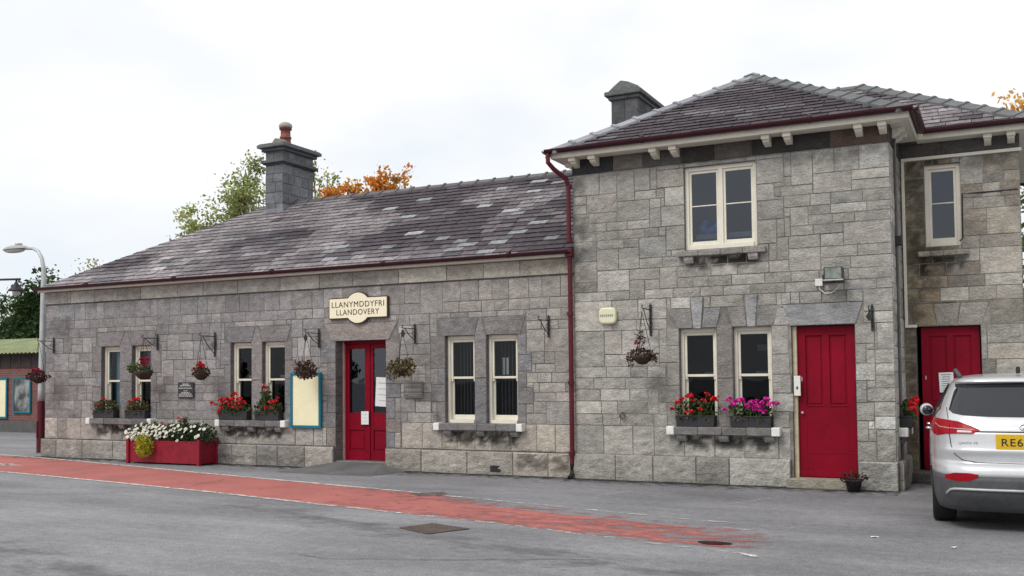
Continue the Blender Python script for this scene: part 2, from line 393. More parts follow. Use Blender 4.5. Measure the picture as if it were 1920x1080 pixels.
def ridge_tiles(mb, p0, p1, n1, n2, rng, c=(.13, .13, .14), wing=.17, L=.42, collar=True):
    """angled ridge tiles; n1, n2 are the downhill directions on both sides"""
    p0, p1 = Vector(p0), Vector(p1); T = (p1 - p0); ln = T.length; T.normalize(); n1, n2 = Vector(n1).normalized(), Vector(n2).normalized()
    up = -(n1 + n2).normalized(); k = max(1, round(ln / L)); st = ln / k
    for i in range(k):
        a = p0 + T * (st * i + .004); b = p0 + T * (st * (i + 1) - .004); f = rng.uniform(.8, 1.2); cc = tuple(x * f for x in c)
        for off, wg, (aa, bb) in ((.045, wing, (a, b)), (.068, wing + .01, (b - T * .045, b + T * .01))):
            if off > .04 and not collar: continue
            ta, tb = aa + up * off, bb + up * off
            for n in (n1, n2):
                mb.face([ta, tb, tb + n * wg, ta + n * wg], cc)
                mb.face([ta + n * wg, tb + n * wg, tb + n * wg - up * off, ta + n * wg - up * off], cc)
                for e_, s_ in ((ta, -1), (tb, 1)): mb.face([e_, e_ + n * wg, e_ + n * wg - up * off, e_ - up * off], tuple(x * .7 for x in cc))
# ---------------------------------------------------------------- joinery
def FP(y0): return lambda u, z, d: (u, y0 - d, z)          # wall facing the camera side (-Y)
def RP(x0): return lambda u, z, d: (x0 + d, u, z)          # wall facing +X
def sash_window(parent, P, u0, u1, z0, z1, rec=.085, gl=GLASS):
    b = MB(); zm = (z0 + z1) / 2 + .03
    b.boxp(P, u0, u0 + .05, z0, z1, -rec - .14, -rec); b.boxp(P, u1 - .05, u1, z0, z1, -rec - .14, -rec)
    b.boxp(P, u0 + .05, u1 - .05, z1 - .06, z1, -rec - .14, -rec); b.boxp(P, u0 + .05, u1 - .05, z0, z0 + .06, -rec - .14, -rec + .03)
    def sash(za, zb, d, bot, top):
        b.boxp(P, u0 + .051, u0 + .09, za, zb, d - .04, d); b.boxp(P, u1 - .09, u1 - .051, za, zb, d - .04, d)
        b.boxp(P, u0 + .09, u1 - .09, zb - top, zb, d - .039, d - .001); b.boxp(P, u0 + .09, u1 - .09, za, za + bot, d - .039, d - .001)
    sash(zm - .02, z1 - .061, -rec - .03, .04, .05); sash(z0 + .061, zm + .018, -rec - .075, .085, .035)
    for ux in (u0 + .071, u1 - .071): b.boxp(P, ux - .018, ux + .018, zm - .065, zm - .021, -rec - .068, -rec - .034)
    o = b.build('window', CREAM, parent, bevel=.004)
    for za, zb, d in ((zm + .02, z1 - .11, -rec - .05), (z0 + .14, zm - .015, -rec - .095)):
        g = MB(); g.face([P(u0 + .088, za, d), P(u1 - .088, za, d), P(u1 - .088, zb, d), P(u0 + .088, zb, d)]); g.build('pane', gl, o)
    return o
def sill(parent, P, u0, u1, z0, z1, proj, corbels, c, ends=True, capw=.1, rng=random):
    b = MB(); e_ = capw if ends else 0
    k = 4; us = [u0 + e_ + (u1 - u0 - 2 * e_) * i / k for i in range(k + 1)]
    for i in range(k):
        f = rng.uniform(.85, 1.12); b.boxp(P, us[i] + .001, us[i + 1] - .001, z0 + rng.uniform(-.004, .004), z1 + rng.uniform(-.004, .004), -.16, proj + rng.uniform(-.006, .006), tuple(x * f for x in c))
    o = b.build('window_sill', STONE, parent, bevel=.014)
    for u in corbels:
        b = MB(); b.prism([(0.013, z0 - .001), (proj * .8, z0 - .001), (proj * .74, z0 - .05), (proj * .5, z0 - .1), (0.013, z0 - .11)], lambda q, z, d: P(u + d, z, q), -.075, .075, tuple(x * 1.25 for x in c)); b.build('corbel', STONE, o, bevel=.006)
    if ends:
        for ua in (u0, u1 - capw):
            b = MB(); b.boxp(P, ua, ua + capw - .001, z0 - .004, z1 + .005, -.16, proj + .005); b.build('painted_end', WHITE, o, bevel=.014)
    return o

# ================================================================ ground and road paint
def ground_mat():
    M = bpy.data.materials.new('asphalt'); M.use_nodes = True; t = M.node_tree; N = t.nodes; L = t.links; b = N['Principled BSDF']
    tc = N.new('ShaderNodeTexCoord'); src = tc.outputs['Object']
    def nz(sc, det=5, ro=.6, st=None):
        n = N.new('ShaderNodeTexNoise'); n.inputs['Scale'].default_value = sc; n.inputs['Detail'].default_value = det; n.inputs['Roughness'].default_value = ro
        if st:
            q = N.new('ShaderNodeMapping'); q.inputs['Scale'].default_value = st; q.inputs['Rotation'].default_value = (0, 0, R(12)); L.new(src, q.inputs[0]); L.new(q.outputs[0], n.inputs['Vector'])
        else: L.new(src, n.inputs['Vector'])
        return n.outputs['Fac']
    def rng_(f, a, b_, lo, hi):
        r = N.new('ShaderNodeMapRange'); r.inputs['From Min'].default_value = a; r.inputs['From Max'].default_value = b_; r.inputs['To Min'].default_value = lo; r.inputs['To Max'].default_value = hi
        L.new(f, r.inputs['Value']); return r.outputs[0]
    def mul(a, b_):
        q = N.new('ShaderNodeMath'); q.operation = 'MULTIPLY'; L.new(a, q.inputs[0]); L.new(b_, q.inputs[1]); return q.outputs[0]
    f = mul(rng_(nz(45, 4, .75), .3, .7, .58, 1.42), rng_(nz(.35, 5), .32, .68, .80, 1.16))
    f = mul(f, rng_(nz(.8, 5, .6, (.35, 1.6, 1)), .35, .65, .82, 1.14)); f = mul(f, rng_(nz(9, 4), .3, .7, .84, 1.16))
    c = N.new('ShaderNodeVectorMath'); c.operation = 'SCALE'; c.inputs[0].default_value = (.222, .220, .232); L.new(f, c.inputs['Scale'])
    L.new(c.outputs[0], b.inputs['Base Color']); b.inputs['Roughness'].default_value = .85; b.inputs['Specular IOR Level'].default_value = .25
    bp = N.new('ShaderNodeBump'); bp.inputs['Strength'].default_value = .5; bp.inputs['Distance'].default_value = .006
    L.new(nz(90, 3, .7), bp.inputs['Height']); L.new(bp.outputs[0], b.inputs['Normal'])
    return M
def paint_mat(name, c, wear, scale=3.0, attr=False, soft=.08):
    """worn road paint: noise bites holes in the layer, the vertex colour (red channel) says how worn it is there"""
    M = bpy.data.materials.new(name); M.use_nodes = True; t = M.node_tree; N = t.nodes; L = t.links; b = N['Principled BSDF']; o = N['Material Output']
    tc = N.new('ShaderNodeTexCoord'); n = N.new('ShaderNodeTexNoise'); n.inputs['Scale'].default_value = scale; n.inputs['Detail'].default_value = 9; n.inputs['Roughness'].default_value = .68
    mp_ = N.new('ShaderNodeMapping'); mp_.inputs['Rotation'].default_value = (0, 0, R(12)); mp_.inputs['Scale'].default_value = (.7, 1.25, 1); L.new(tc.outputs['Object'], mp_.inputs[0]); L.new(mp_.outputs[0], n.inputs['Vector'])
    vc = N.new('ShaderNodeVertexColor'); vc.layer_name = 'Col'; sx = N.new('ShaderNodeSeparateColor'); L.new(vc.outputs['Color'], sx.inputs[0])
    sub = N.new('ShaderNodeMath'); sub.operation = 'SUBTRACT'; L.new(n.outputs['Fac'], sub.inputs[0]); L.new(sx.outputs[0], sub.inputs[1])
    mr = N.new('ShaderNodeMapRange'); mr.inputs['From Min'].default_value = -soft; mr.inputs['From Max'].default_value = soft; mr.inputs['To Min'].default_value = 0; mr.inputs['To Max'].default_value = 1; L.new(sub.outputs[0], mr.inputs['Value'])
    n2 = N.new('ShaderNodeTexNoise'); n2.inputs['Scale'].default_value = 55; n2.inputs['Detail'].default_value = 4; L.new(tc.outputs['Object'], n2.inputs['Vector'])
    m2 = N.new('ShaderNodeMapRange'); m2.inputs['From Min'].default_value = .3; m2.inputs['From Max'].default_value = .7; m2.inputs['To Min'].default_value = .72; m2.inputs['To Max'].default_value = 1.2; L.new(n2.outputs['Fac'], m2.inputs['Value'])
    n3 = N.new('ShaderNodeTexNoise'); n3.inputs['Scale'].default_value = 1.2; n3.inputs['Detail'].default_value = 5; L.new(tc.outputs['Object'], n3.inputs['Vector'])
    m3 = N.new('ShaderNodeMapRange'); m3.inputs['From Min'].default_value = .3; m3.inputs['From Max'].default_value = .7; m3.inputs['To Min'].default_value = .85; m3.inputs['To Max'].default_value = 1.12; L.new(n3.outputs['Fac'], m3.inputs['Value'])
    mu = N.new('ShaderNodeMath'); mu.operation = 'MULTIPLY'; L.new(m2.outputs[0], mu.inputs[0]); L.new(m3.outputs[0], mu.inputs[1])
    cc = N.new('ShaderNodeVectorMath'); cc.operation = 'SCALE'; cc.inputs[0].default_value = c[:3]; L.new(mu.outputs[0], cc.inputs['Scale']); L.new(cc.outputs[0], b.inputs['Base Color'])
    b.inputs['Roughness'].default_value = .85; b.inputs['Specular IOR Level'].default_value = .2
    tr = N.new('ShaderNodeBsdfTransparent'); mx_ = N.new('ShaderNodeMixShader'); L.new(mr.outputs[0], mx_.inputs[0]); L.new(tr.outputs[0], mx_.inputs[1]); L.new(b.outputs[0], mx_.inputs[2]); L.new(mx_.outputs[0], o.inputs[0])
    return M
b = MB(); b.face([(-400, -300, 0), (300, -300, 0), (300, 500, 0), (-400, 500, 0)]); structure(b.build('ground', ground_mat()))
LU = [(-32, 1.2), (-24, .35), (-19.4, -.30), (-16, -1.03), (-13.43, -1.64), (-10.8, -2.2), (-8.38, -2.72), (-6.28, -3.24), (-3.95, -3.79), (-2.3, -4.15)]
LL = [(-32, -.9), (-24, -1.75), (-20, -2.38), (-17.1, -2.83), (-13.64, -3.39), (-10.83, -3.88), (-8.24, -4.45), (-5.76, -4.95), (-2.9, -5.70), (-2.0, -5.95)]
def lerpline(Lp, x):
    for (x0, y0), (x1, y1) in zip(Lp, Lp[1:]):
        if x0 <= x <= x1: return y0 + (y1 - y0) * (x - x0) / (x1 - x0)
    return Lp[-1][1]
def interp(tab, x):
    if x <= tab[0][0]: return tab[0][1]
    for (x0, y0), (x1, y1) in zip(tab, tab[1:]):
        if x <= x1: return y0 + (y1 - y0) * (x - x0) / (x1 - x0)
    return tab[-1][1]
b = MB(); n = 150
for i in range(n):
    xa, xb = -32 + 29.9 * i / n, -32 + 29.9 * (i + 1) / n; xm = (xa + xb) / 2
    for j in range(10):
        ta, tb = j / 10, (j + 1) / 10; tm = (ta + tb) / 2
        wear = interp([(-32, .16), (-13, .22), (-8, .36), (-6.5, .41), (-5, .455), (-4, .485), (-3.4, .51), (-2.6, .56), (-2.1, .66)], xm)
        e_ = abs(tm - .5) * 2; wear += .1 * max(0, e_ - .7) / .3 * (1 if xm > -9 else .4)
        if xm > -8.5:
            wear += (.13 if tm < .34 else -.035) * min(1, (xm + 8.5) / 2.5) * (1 if xm < -3 else .4)
        y = lambda x, t: lerpline(LU, x) * (1 - t) + lerpline(LL, x) * t
        b.face([(xa, y(xa, ta), .004), (xb, y(xb, ta), .004), (xb, y(xb, tb), .004), (xa, y(xa, tb), .004)], (wear, 0, 0))
structure(b.build('cycle_lane_road', paint_mat('worn red lane surfacing', (.41, .145, .130, 1), .4, 4.0, soft=.10)))
b = MB()
for Lp, dy in ((LU, .03), (LL, -.03)):
    for i in range(180):
        xa, xb = -32 + 30.1 * i / 180, -32 + 30.1 * (i + 1) / 180; xm = (xa + xb) / 2
        wear = interp([(-32, .4), (-14, .44), (-9, .47), (-7, .54), (-5, .56), (-3.5, .59), (-2, .62)], xm)
        ya, yb = lerpline(Lp, xa) + dy, lerpline(Lp, xb) + dy
        b.face([(xa, ya - .045, .008), (xb, yb - .045, .008), (xb, yb + .045, .008), (xa, ya + .045, .008)], (wear, 0, 0))
# cycle symbol bar at the left end and odd surviving strokes near the house
for (x0, y0, x1, y1, hw) in ((-18.9, -1.75, -17.9, -1.85, .09), (-18.5, -1.55, -18.2, -2.0, .06), (-5.2, -2.2, -4.9, -1.3, .04), (-3.3, -2.5, -2.75, -1.2, .035), (-2.35, -5.85, -2.1, -6.0, .04), (-2.9, -4.35, -2.5, -4.45, .03)):
    dx, dy = x1 - x0, y1 - y0; l = math.hypot(dx, dy); nx, ny = -dy / l * hw, dx / l * hw
    b.face([(x0 - nx, y0 - ny, .0085), (x1 - nx, y1 - ny, .0085), (x1 + nx, y1 + ny, .0085), (x0 + nx, y0 + ny, .0085)], (.5 if x0 < -10 or x0 > -2.6 else .57, 0, 0))
structure(b.build('road_lines', paint_mat('worn white road paint', (.62, .61, .58, 1), .4, 9.0)))

GRITM = paint_mat('dark grit and moss', (.045, .044, .040, 1), .4, 7.0, soft=.1)
b = MB()
for (xa, xb, y0, wd) in ((-20.2, -11.4, -.06, .75), (-10.2, -6.45, -.06, .75), (-6.5, -1.35, -.13, .8), (-1.4, .6, 1.4, 1.2)):
    n = int((xb - xa) / .25)
    for i in range(n):
        for j in range(6):
            u0, u1 = xa + (xb - xa) * i / n, xa + (xb - xa) * (i + 1) / n; v0, v1 = y0 - wd * j / 6, y0 - wd * (j + 1) / 6
            b.face([(u0, v0, .0055), (u1, v0, .0055), (u1, v1, .0055), (u0, v1, .0055)], (.40 + .28 * ((j + .5) / 6) ** .6, 0, 0))
structure(b.build('ground_grit', GRITM))
OILM = paint_mat('oil and tyre stains', (.15, .149, .155, 1), .4, 2.2, soft=.22)
b = MB()
for (x0, y0, x1, y1, hw, wr_) in ((-16, -6.5, -3, -10.5, .35, .60), (-15.5, -8.0, -2.5, -12.0, .3, .60), (-9.5, -4.9, -1.0, -7.6, .5, .62)):
    dx, dy = x1 - x0, y1 - y0; l = math.hypot(dx, dy); nx, ny = -dy / l * hw, dx / l * hw
    for j in range(8):
        ta, tb = j / 4 - 1, (j + 1) / 4 - 1; e_ = abs(ta + tb) / 2
        b.face([(x0 + nx * ta, y0 + ny * ta, .0025), (x1 + nx * ta, y1 + ny * ta, .0025), (x1 + nx * tb, y1 + ny * tb, .0025), (x0 + nx * tb, y0 + ny * tb, .0025)], (wr_ + .16 * e_, 0, 0))
structure(b.build('tarmac_stains', OILM))
b = MB(); r9 = random.Random(77)
for (x0, y0, ang, ln) in ((-14.5, -5.2, -12, 5.0), (-6.2, -7.6, -12, 3.0)):
    p = [(x0, y0)]; a = R(ang)
    for k in range(int(ln / .12)):
        a += r9.gauss(0, .16); p.append((p[-1][0] + .12 * math.cos(a), p[-1][1] + .12 * math.sin(a)))
    for (ax, ay), (bx, by) in zip(p, p[1:]):
        l = math.hypot(bx - ax, by - ay); w_ = r9.uniform(.003, .008); nx, ny = -(by - ay) / l * w_, (bx - ax) / l * w_
        b.face([(ax - nx, ay - ny, .0065), (bx - nx, by - ny, .0065), (bx + nx, by + ny, .0065), (ax + nx, ay + ny, .0065)])
structure(b.build('tarmac_cracks', mat('dark crack dirt', (.08, .08, .083, 1), rough=.95, namt=.2)))  # thin flat strips in one dark colour, drawn as cracks

# ================================================================ single-storey hall
rng = random.Random(7)
hall = thing('station_hall', 'long single-storey grey stone station building with patchy purple slate roof and one chimney', 'building', (-13, 0, 0))
hall_inv = Vector((13, 0, 0))
def under(o, root):            # parts are modelled in world coordinates: keep them there
    o.matrix_parent_inverse = Matrix.Translation(-root.location); return o
class Rooted:
    pass
def part(mb, name, mats, root, **k):
    o = mb.build(name, mats, root, **k); o.matrix_parent_inverse = Matrix.Translation(-root.location); return o
HX0, HX1, HT = -19.5, -6.42, 3.72
F0 = FP(0)
W1 = [(-17.70, -17.14), (-16.77, -16.22)]; W2 = [(-14.00, -13.46), (-13.18, -12.62)]; W3 = [(-8.97, -8.37), (-8.13, -7.52)]
D1 = (-11.39, -10.25)
WZ = (.89, 2.45)
ops = [(a, c, *WZ) for pr in (W1, W2, W3) for a, c in pr] + [(D1[0], D1[1], 0, 2.42)]
hb = (.262, .251, .249); hd = (.222, .209, .209)
for a, c in ((-17.9, -16.2), (-14.2, -12.6), (-9.0, -7.4)): STAINS.append((a, c, .42, .78, .85))
STAINS += [(-7.6, -6.4, .0, .45, .6), (-19.6, -18.6, 2.6, 3.2, .35), (-9.3, -9.0, .6, 1.1, .6), (-20, -6, 3.2, 3.46, .25), (-14.6, -12.0, 0, .2, .4)]
colA = colfun(rng, hb, .10, .010, .15); colD = colfun(rng, hd, .07, .03, 0)
def colH(u, z):
    c = colA(); k = 1.0
    if z < .9: k = 1.18
    k *= 1 + .18 * max(0, min(1, (u + 14) / 7)) ** 1
    warm = max(0, min(1, (u + 13) / 6)) * .05 + (.05 if z < .9 else 0)
    return (c[0] * k * (1 + warm), c[1] * k * (1 + warm * .4), c[2] * k * (1 - warm))
def colS(f=1.0):
    c = colD(); return tuple(x * f for x in c)
mb = MB(); MORT = (.16, .155, .15)
sheet(mb, F0, HX0, HX1, 0, HT + .06, ops, .34, MORT, (.15, .14, .14), rng)
res = []
for A, B in (W1, W2, W3): surround_pair(mb, F0, A, B, WZ[0], WZ[1], 2.77, res, colS, rng)
jamb(mb, F0, D1[0], -1, .42, 2.42, res, colS, rng, (.2, .33)); jamb(mb, F0, D1[1], 1, .42, 2.42, res, colS, rng, (.2, .33))
block(mb, F0, [(D1[0] - .08, 2.42), (D1[1] + .08, 2.42), (D1[1] + .28, 2.76), (D1[0] - .28, 2.76)], colS(1.25), .012, .003, .006, .002, rng); res.append((D1[0] - .28, D1[1] + .28, 2.42, 2.76))
res += ops
courses(mb, F0, HX0, HX1, .42, .89, res, colH, rng, (.2, .26), (.3, .6), .0, (.006, .018), .012)
courses(mb, F0, HX0, HX1, .89, 3.43, res, colH, rng, (.15, .21), (.24, .52), .16, (.003, .010), .007)
part(mb, 'wall', [STONE, MORTAR], hall)
# plinth course, cornice course, fascia
mb = MB(); PL = FP(-.07)
for a, c in ((HX0 - .05, D1[0] - .02), (D1[1] + .02, HX1)):
    mb = MB()
    mb.boxp(F0, a, c, 0, .41, 0.001, .058, MORT)
    u = a
    while u < c - 1e-6:
        e_ = u + rng.uniform(.5, 1.0); e_ = c if c - e_ < .45 else e_
        cc = colH(u, .5); f_ = rng.uniform(.74, .92); block(mb, PL, rect(u, e_, .0, .40), tuple(x * f_ for x in cc), .010, .003, .010, .014, rng, .05)
        block(mb, lambda q, z, d: (q, -z, .402 + d), rect(u, e_, .0, .075), cc, .004, .003, .004, 0, rng); u = e_
    part(mb, 'plinth', STONE, hall)
mb = MB(); u = HX0 - .02
while u < HX1 - 1e-6:
    e_ = u + rng.uniform(.55, 1.15); e_ = HX1 if HX1 - e_ < .5 else e_
    c = tuple(x * 1.12 for x in colH(u, 2)); c = (c[0] * 1.02, c[1] * 1.01, c[2] * .93)
    block(mb, FP(-.03), rect(u, e_, 3.445, HT), c, .010, .003, .006, .004, rng); u = e_
mb.boxp(F0, HX0 - .02, HX1, 3.445, HT, -.02, .028, MORT)
part(mb, 'cornice', STONE, hall)
mb = MB(); mb.box(HX0 - .1, HX1, -.16, -.02, HT + .005, HT + .055); part(mb, 'fascia', CREAM, hall)
mb = MB()                       # half-round gutter along the eaves, returning along the hip end
def gutter(mb, pts, r=.06):
    for a, c in zip(pts, pts[1:]):
        a, c = Vector(a), Vector(c); T = (c - a).normalized(); S_ = T.cross(Vector((0, 0, 1)))
        ring = [S_ * (math.cos(t) * r) + Vector((0, 0, math.sin(t) * r)) for t in [math.pi + math.pi * i / 8 for i in range(9)]]
        ring += [x * .85 for x in reversed(ring)]
        k = len(ring)
        for i in range(k):
            j = (i + 1) % k; mb.face([a + ring[i], c + ring[i], c + ring[j], a + ring[j]])
        for s in range(1, int((c - a).length / 2.6) + 1):
            q = a + T * (s * 2.6 - .9)
            mb.tube([q - T * .025 - Vector((0, 0, .006)), q + T * .025 - Vector((0, 0, .006))], r - .001, 12)
gutter(mb, [(HX0 - .16, 7.2, 3.82), (HX0 - .16, -.23, 3.82), (HX1 - .02, -.23, 3.82)])
part(mb, 'gutter', MAROON, hall, smooth=True)
# side, back and floor of the hall
mb = MB(); mb.face([(HX0, 0, 0), (HX0, 7, 0), (HX0, 7, 3.78), (HX0, 0, 3.78)], hb); mb.face([(HX0, 7, 0), (HX1, 7, 0), (HX1, 7, 3.78), (HX0, 7, 3.78)], hb)
part(mb, 'side_wall', STONE, hall)
mb = MB(); mb.face([(HX0 + .1, 2.4, 0), (HX1 - .1, 2.4, 0), (HX1 - .1, 2.4, 3.6), (HX0 + .1, 2.4, 3.6)]); mb.face([(HX0 + .1, .35, 3.5), (HX1 - .1, .35, 3.5), (HX1 - .1, 2.4, 3.5), (HX0 + .1, 2.4, 3.5)])
part(mb, 'inner_wall', DARKROOM, hall)
# roof
RY, RZ, SL = 3.5, 5.97, .589
EX0, EY0, EZ = HX0 - .15, -.2, 3.79
def slatecol(kind):
    def f(p, rng):
        n1 = noise.noise(Vector((p.x * .42 + p.y * .5, p.y * .9 - p.x * .15, 3.1)))
        n2 = noise.noise(Vector((p.x * 1.3, p.y * 1.6, 9.7))); n3 = noise.noise(Vector((p.x * .8 + 5, p.y * 2.5, 1.7)))
        pale = (.205, .182, .190); dark = (.042, .030, .039); mid = (.135, .110, .122)
        if kind == 'hall':
            s = n1 * 1.5 + n2 * .8 + rng.gauss(0, .17)
            q = (p.x + 12.3 + (p.y - 1.5) * .9) / 1.7              # right of a slanting edge the slates are dark purple
            s += .36 - 1.0 * max(0, min(1, q)) + .30 * max(0, min(1, (p.y - 1.6) / 1.2)) * (1 if p.x > -12 else 0)
        else:
            s = n1 * 1.2 + n2 * .9 + rng.gauss(0, .18) - .62 + (.9 * max(0, (p.y - 1.4)) / 1.6 if kind == 'house' else .85)
        t = max(0, min(1, .5 + s)); c = tuple(d * (1 - t) + l * t for d, l in zip(dark, pale))
        k = rng.gauss(1, .19); rr = rng.random()
        if kind == 'hall' and p.x > -12.2 and (rr < .05 + .22 * max(0, n3) + (.07 if p.x > -9.5 else 0)): c = (.29, .295, .31); k = rng.uniform(.55, 1.2)
        elif rr < .10: c = tuple(x * 1.35 for x in c)
        elif rr > .95: c = (.085, .085, .092)
        return tuple(x * k for x in c)
    return f
mb = MB(); l = math.hypot(1, SL); run = RY - EY0; vlen = run * l
wl = HX1 - EX0
slate_roof(mb, (EX0, EY0, EZ), (1, 0, 0), (0, 1, SL), [(0, 0), (wl, 0), (wl, vlen), (run, vlen)], slatecol('hall'), random.Random(3), .2, (.26, .40))
slate_roof(mb, (EX0, 7.2, EZ), (0, -1, 0), (1, 0, SL), [(0, 0), (2 * run, 0), (run, vlen)], slatecol('hall'), random.Random(4), .22, (.3, .4))
slate_roof(mb, (HX1, 7.2, EZ), (-1, 0, 0), (0, -1, SL), [(0, 0), (wl, 0), (wl - run, vlen), (0, vlen)], slatecol('hall'), random.Random(5), .25, (.4, .5))
roof = part(mb, 'roof', SLATE, hall)
def child(mb, name, mats, parent, **k):
    o = mb.build(name, mats, parent, **k); o.matrix_parent_inverse = parent.matrix_parent_inverse @ Matrix.Identity(4) if False else Matrix.Identity(4); return o
mb = MB(); AP = (EX0 + run, RY, RZ); n1, n2, n3 = Vector((0, -1, -SL)), Vector((0, 1, -SL)), Vector((-1, 0, -SL))
ridge_tiles(mb, (AP[0], RY, RZ), (HX1, RY, RZ), n1, n2, rng, (.105, .10, .105))
mh = Vector((-1, 1, 0)).normalized()
ridge_tiles(mb, (EX0, EY0, EZ), AP, Vector((1, -1, 0)).normalized() - Vector((0, 0, SL * .0)) + Vector((0, 0, -SL * .55)), mh + Vector((0, 0, -SL * .55)), rng, (.10, .095, .10), .13, collar=False)
child(mb, 'ridge_tiles', RIDGE, roof)
# chimney
ch = MB(); cc = colfun(rng, (.155, .16, .172), .12, .02, .05)
def stack(mb, x0, x1, y0, y1, z0, z1, colf, rng, hs=(.2, .27)):
    mb.box(x0 + .012, x1 - .012, y0 + .012, y1 - .012, z0, z1, (.07, .07, .075))
    for P, a, c in ((FP(y0), x0, x1), (RP(x1), y0, y1), (lambda u, z, d: (x0 - d, u, z), y0, y1), (lambda u, z, d: (u, y1 + d, z), x0, x1)):
        courses(mb, P, a, c, z0, z1, [], lambda *q: colf(), rng, hs, (.2, .38), 0, (-.006, .004), .005)
CX0, CX1, CY0, CY1 = -15.68, -15.16, 3.0, 4.16
stack(ch, CX0, CX1, CY0, CY1, 5.4, 7.18, cc, rng)
def slab(mb, e_, z0, z1, c, x=(CX0, CX1), y=(CY0, CY1)): mb.box(x[0] - e_, x[1] + e_, y[0] - e_, y[1] + e_, z0, z1, c)
chim = part(ch, 'chimney', STONE, hall)
mb = MB(); slab(mb, .09, 6.86, 6.93, (.11, .115, .125)); slab(mb, .05, 6.83, 6.86, (.08, .085, .09)); slab(mb, .07, 7.14, 7.22, (.10, .105, .115)); slab(mb, .15, 7.221, 7.30, (.15, .15, .155)); slab(mb, .12, 7.301, 7.325, (.18, .18, .18))
mb.prism([(CX0 + .02, 7.325), (CX1 - .04, 7.325), (CX1 - .14, 7.45), (CX0 + .18, 7.5)], lambda u, z, d: (u, d, z), CY0 + .12, CY0 + .3, (.26, .24, .21)); mb.prism([(CX0 + .1, 7.325), (CX1 - .02, 7.325), (CX0 + .25, 7.42)], lambda u, z, d: (u, d, z), CY1 - .45, CY1 - .02, (.24, .23, .21))
child(mb, 'chimney_cap', STONE, chim, bevel=.012)
mb = MB(); mb.box(CX0 - .012, CX1 + .012, CY0 - .014, CY0 + .1, 5.58, 5.76, (.2, .21, .24)); mb.box(CX1 - .1, CX1 + .014, CY0 - .012, CY0 + .25, 5.6, 5.85, (.2, .21, .24)); child(mb, 'lead_flashing', RIDGE, chim, bevel=.006)
mb = MB(); px, py = -15.42, 3.42
mb.lathe(px, py, [(.15, 7.32), (.15, 7.40), (.13, 7.42), (.125, 7.52), (.14, 7.53), (.14, 7.57), (.12, 7.58), (.115, 7.74), (.15, 7.75), (.15, 7.8)], 20, (.20, .065, .05)); mb.lathe(px, py, [(.15, 7.80), (.165, 7.83), (.15, 7.88), (.09, 7.925), (0, 7.935)], 20, (.36, .33, .30))
child(mb, 'chimney_pot', RIDGE, chim, smooth=True)
# windows, sills, door
for i, (a, c) in enumerate(W1 + W2 + W3):
    o = sash_window(hall, F0, a, c, *WZ); o.matrix_parent_inverse = Matrix.Translation(-hall.location)
    if i in (0,):
        q = MB(); q.face([F0(a + .1, 1.0, -.32), F0(c - .1, 1.0, -.32), F0(c - .1, 2.4, -.32), F0(a + .1, 2.4, -.32)]); q.build('blind', BLIND, o); o['label'] = 'sash window with a pale blue blind drawn inside'
    if i == 1:
        q = MB(); q.face([F0(a + .1, 1.98, -.33), F0(c - .1, 1.98, -.33), F0(c - .1, 2.4, -.33), F0(a + .1, 2.4, -.33)]); q.face([F0(a + .1, .95, -.5), F0(c - .1, .95, -.5), F0(c - .1, 1.97, -.5), F0(a + .1, 1.97, -.5)], (.3, .3, .3)); q.build('blind', CURTAIN, o)
    if i in (2, 3):
        q = MB(); q.tube([F0(a + .12, 1.95, -.5), F0(c - .12, 2.25, -.5)], .015); q.build('window_stay', CURTAIN, o); q = MB(); q.boxp(F0, a + .13, a + .33, 1.74, 1.79, -.4, -.38); q.build('sticker', CURTAIN, o)
    if i > 3:
        q = MB()
        for k in range(6):
            u = a + .13 + (c - a - .26) * k / 5; q.tube([F0(u, 1.0, -.34), F0(u, 2.4, -.34)], .009, 6)
        q.build('security_bars', BARS, o)
        if i == 5: q = MB(); q.face([F0(a + .12, 1.75, -.36), F0(a + .26, 1.75, -.36), F0(a + .26, 2.05, -.36), F0(a + .12, 2.05, -.36)]); q.build('notice', PAPERW, o)
for (a, c), cb in (((-18.02, -16.06), (-17.6, -16.98, -16.36)), ((-14.3, -12.5), (-14.05, -13.4, -12.72)), ((-9.15, -7.38), (-8.88, -8.22, -7.56))):
    o = sill(hall, F0, a, c, .77, .895, .15, cb, (.185, .178, .178), True, .12, rng); o.matrix_parent_inverse = Matrix.Translation(-hall.location)
def leaf_door(mb, P, u0, u1, z0, z1, d, th=.045, st=.11, glz=None, panels=()):
    """stiles, rails and recessed panels; glz=(z0,z1) leaves a glazed opening"""
    mb.boxp(P, u0, u0 + st, z0, z1, d - th, d); mb.boxp(P, u1 - st, u1, z0, z1, d - th, d)
    holes = sorted(list(panels) + ([glz] if glz else []))
    z = z0
    for (a, c) in holes:
        mb.boxp(P, u0 + st, u1 - st, z, a, d - th + .001, d - .001); z = c
    mb.boxp(P, u0 + st, u1 - st, z, z1, d - th + .001, d - .001)
    for (a, c) in panels:
        mb.boxp(P, u0 + st, u1 - st, a, c, d - th + .004, d - .022)
        mb.boxp(P, u0 + st + .035, u1 - st - .035, a + .035, c - .035, d - .022, d - .010)
door = MB(); dd = -.24
for a, c in ((-11.345, -10.795), (-10.79, -10.26)):
    leaf_door(door, F0, a, c, .15, 2.36, dd, .045, .095, (1.05, 2.27), ((.33, .72),))
door.boxp(F0, -10.82, -10.765, .15, 2.36, dd + .001, dd + .016)
door.boxp(F0, D1[0] + .045, D1[1], 2.361, 2.42, dd - .06, dd + .03)
o = part(door, 'double_door', REDGLOSS, hall, bevel=.005)
for a, c in ((-11.25, -10.89), (-10.70, -10.36)):
    g = MB(); g.face([F0(a, 1.05, dd - .02), F0(c, 1.05, dd - .02), F0(c, 2.27, dd - .02), F0(a, 2.27, dd - .02)]); g.build('pane', GLASSUP, o)
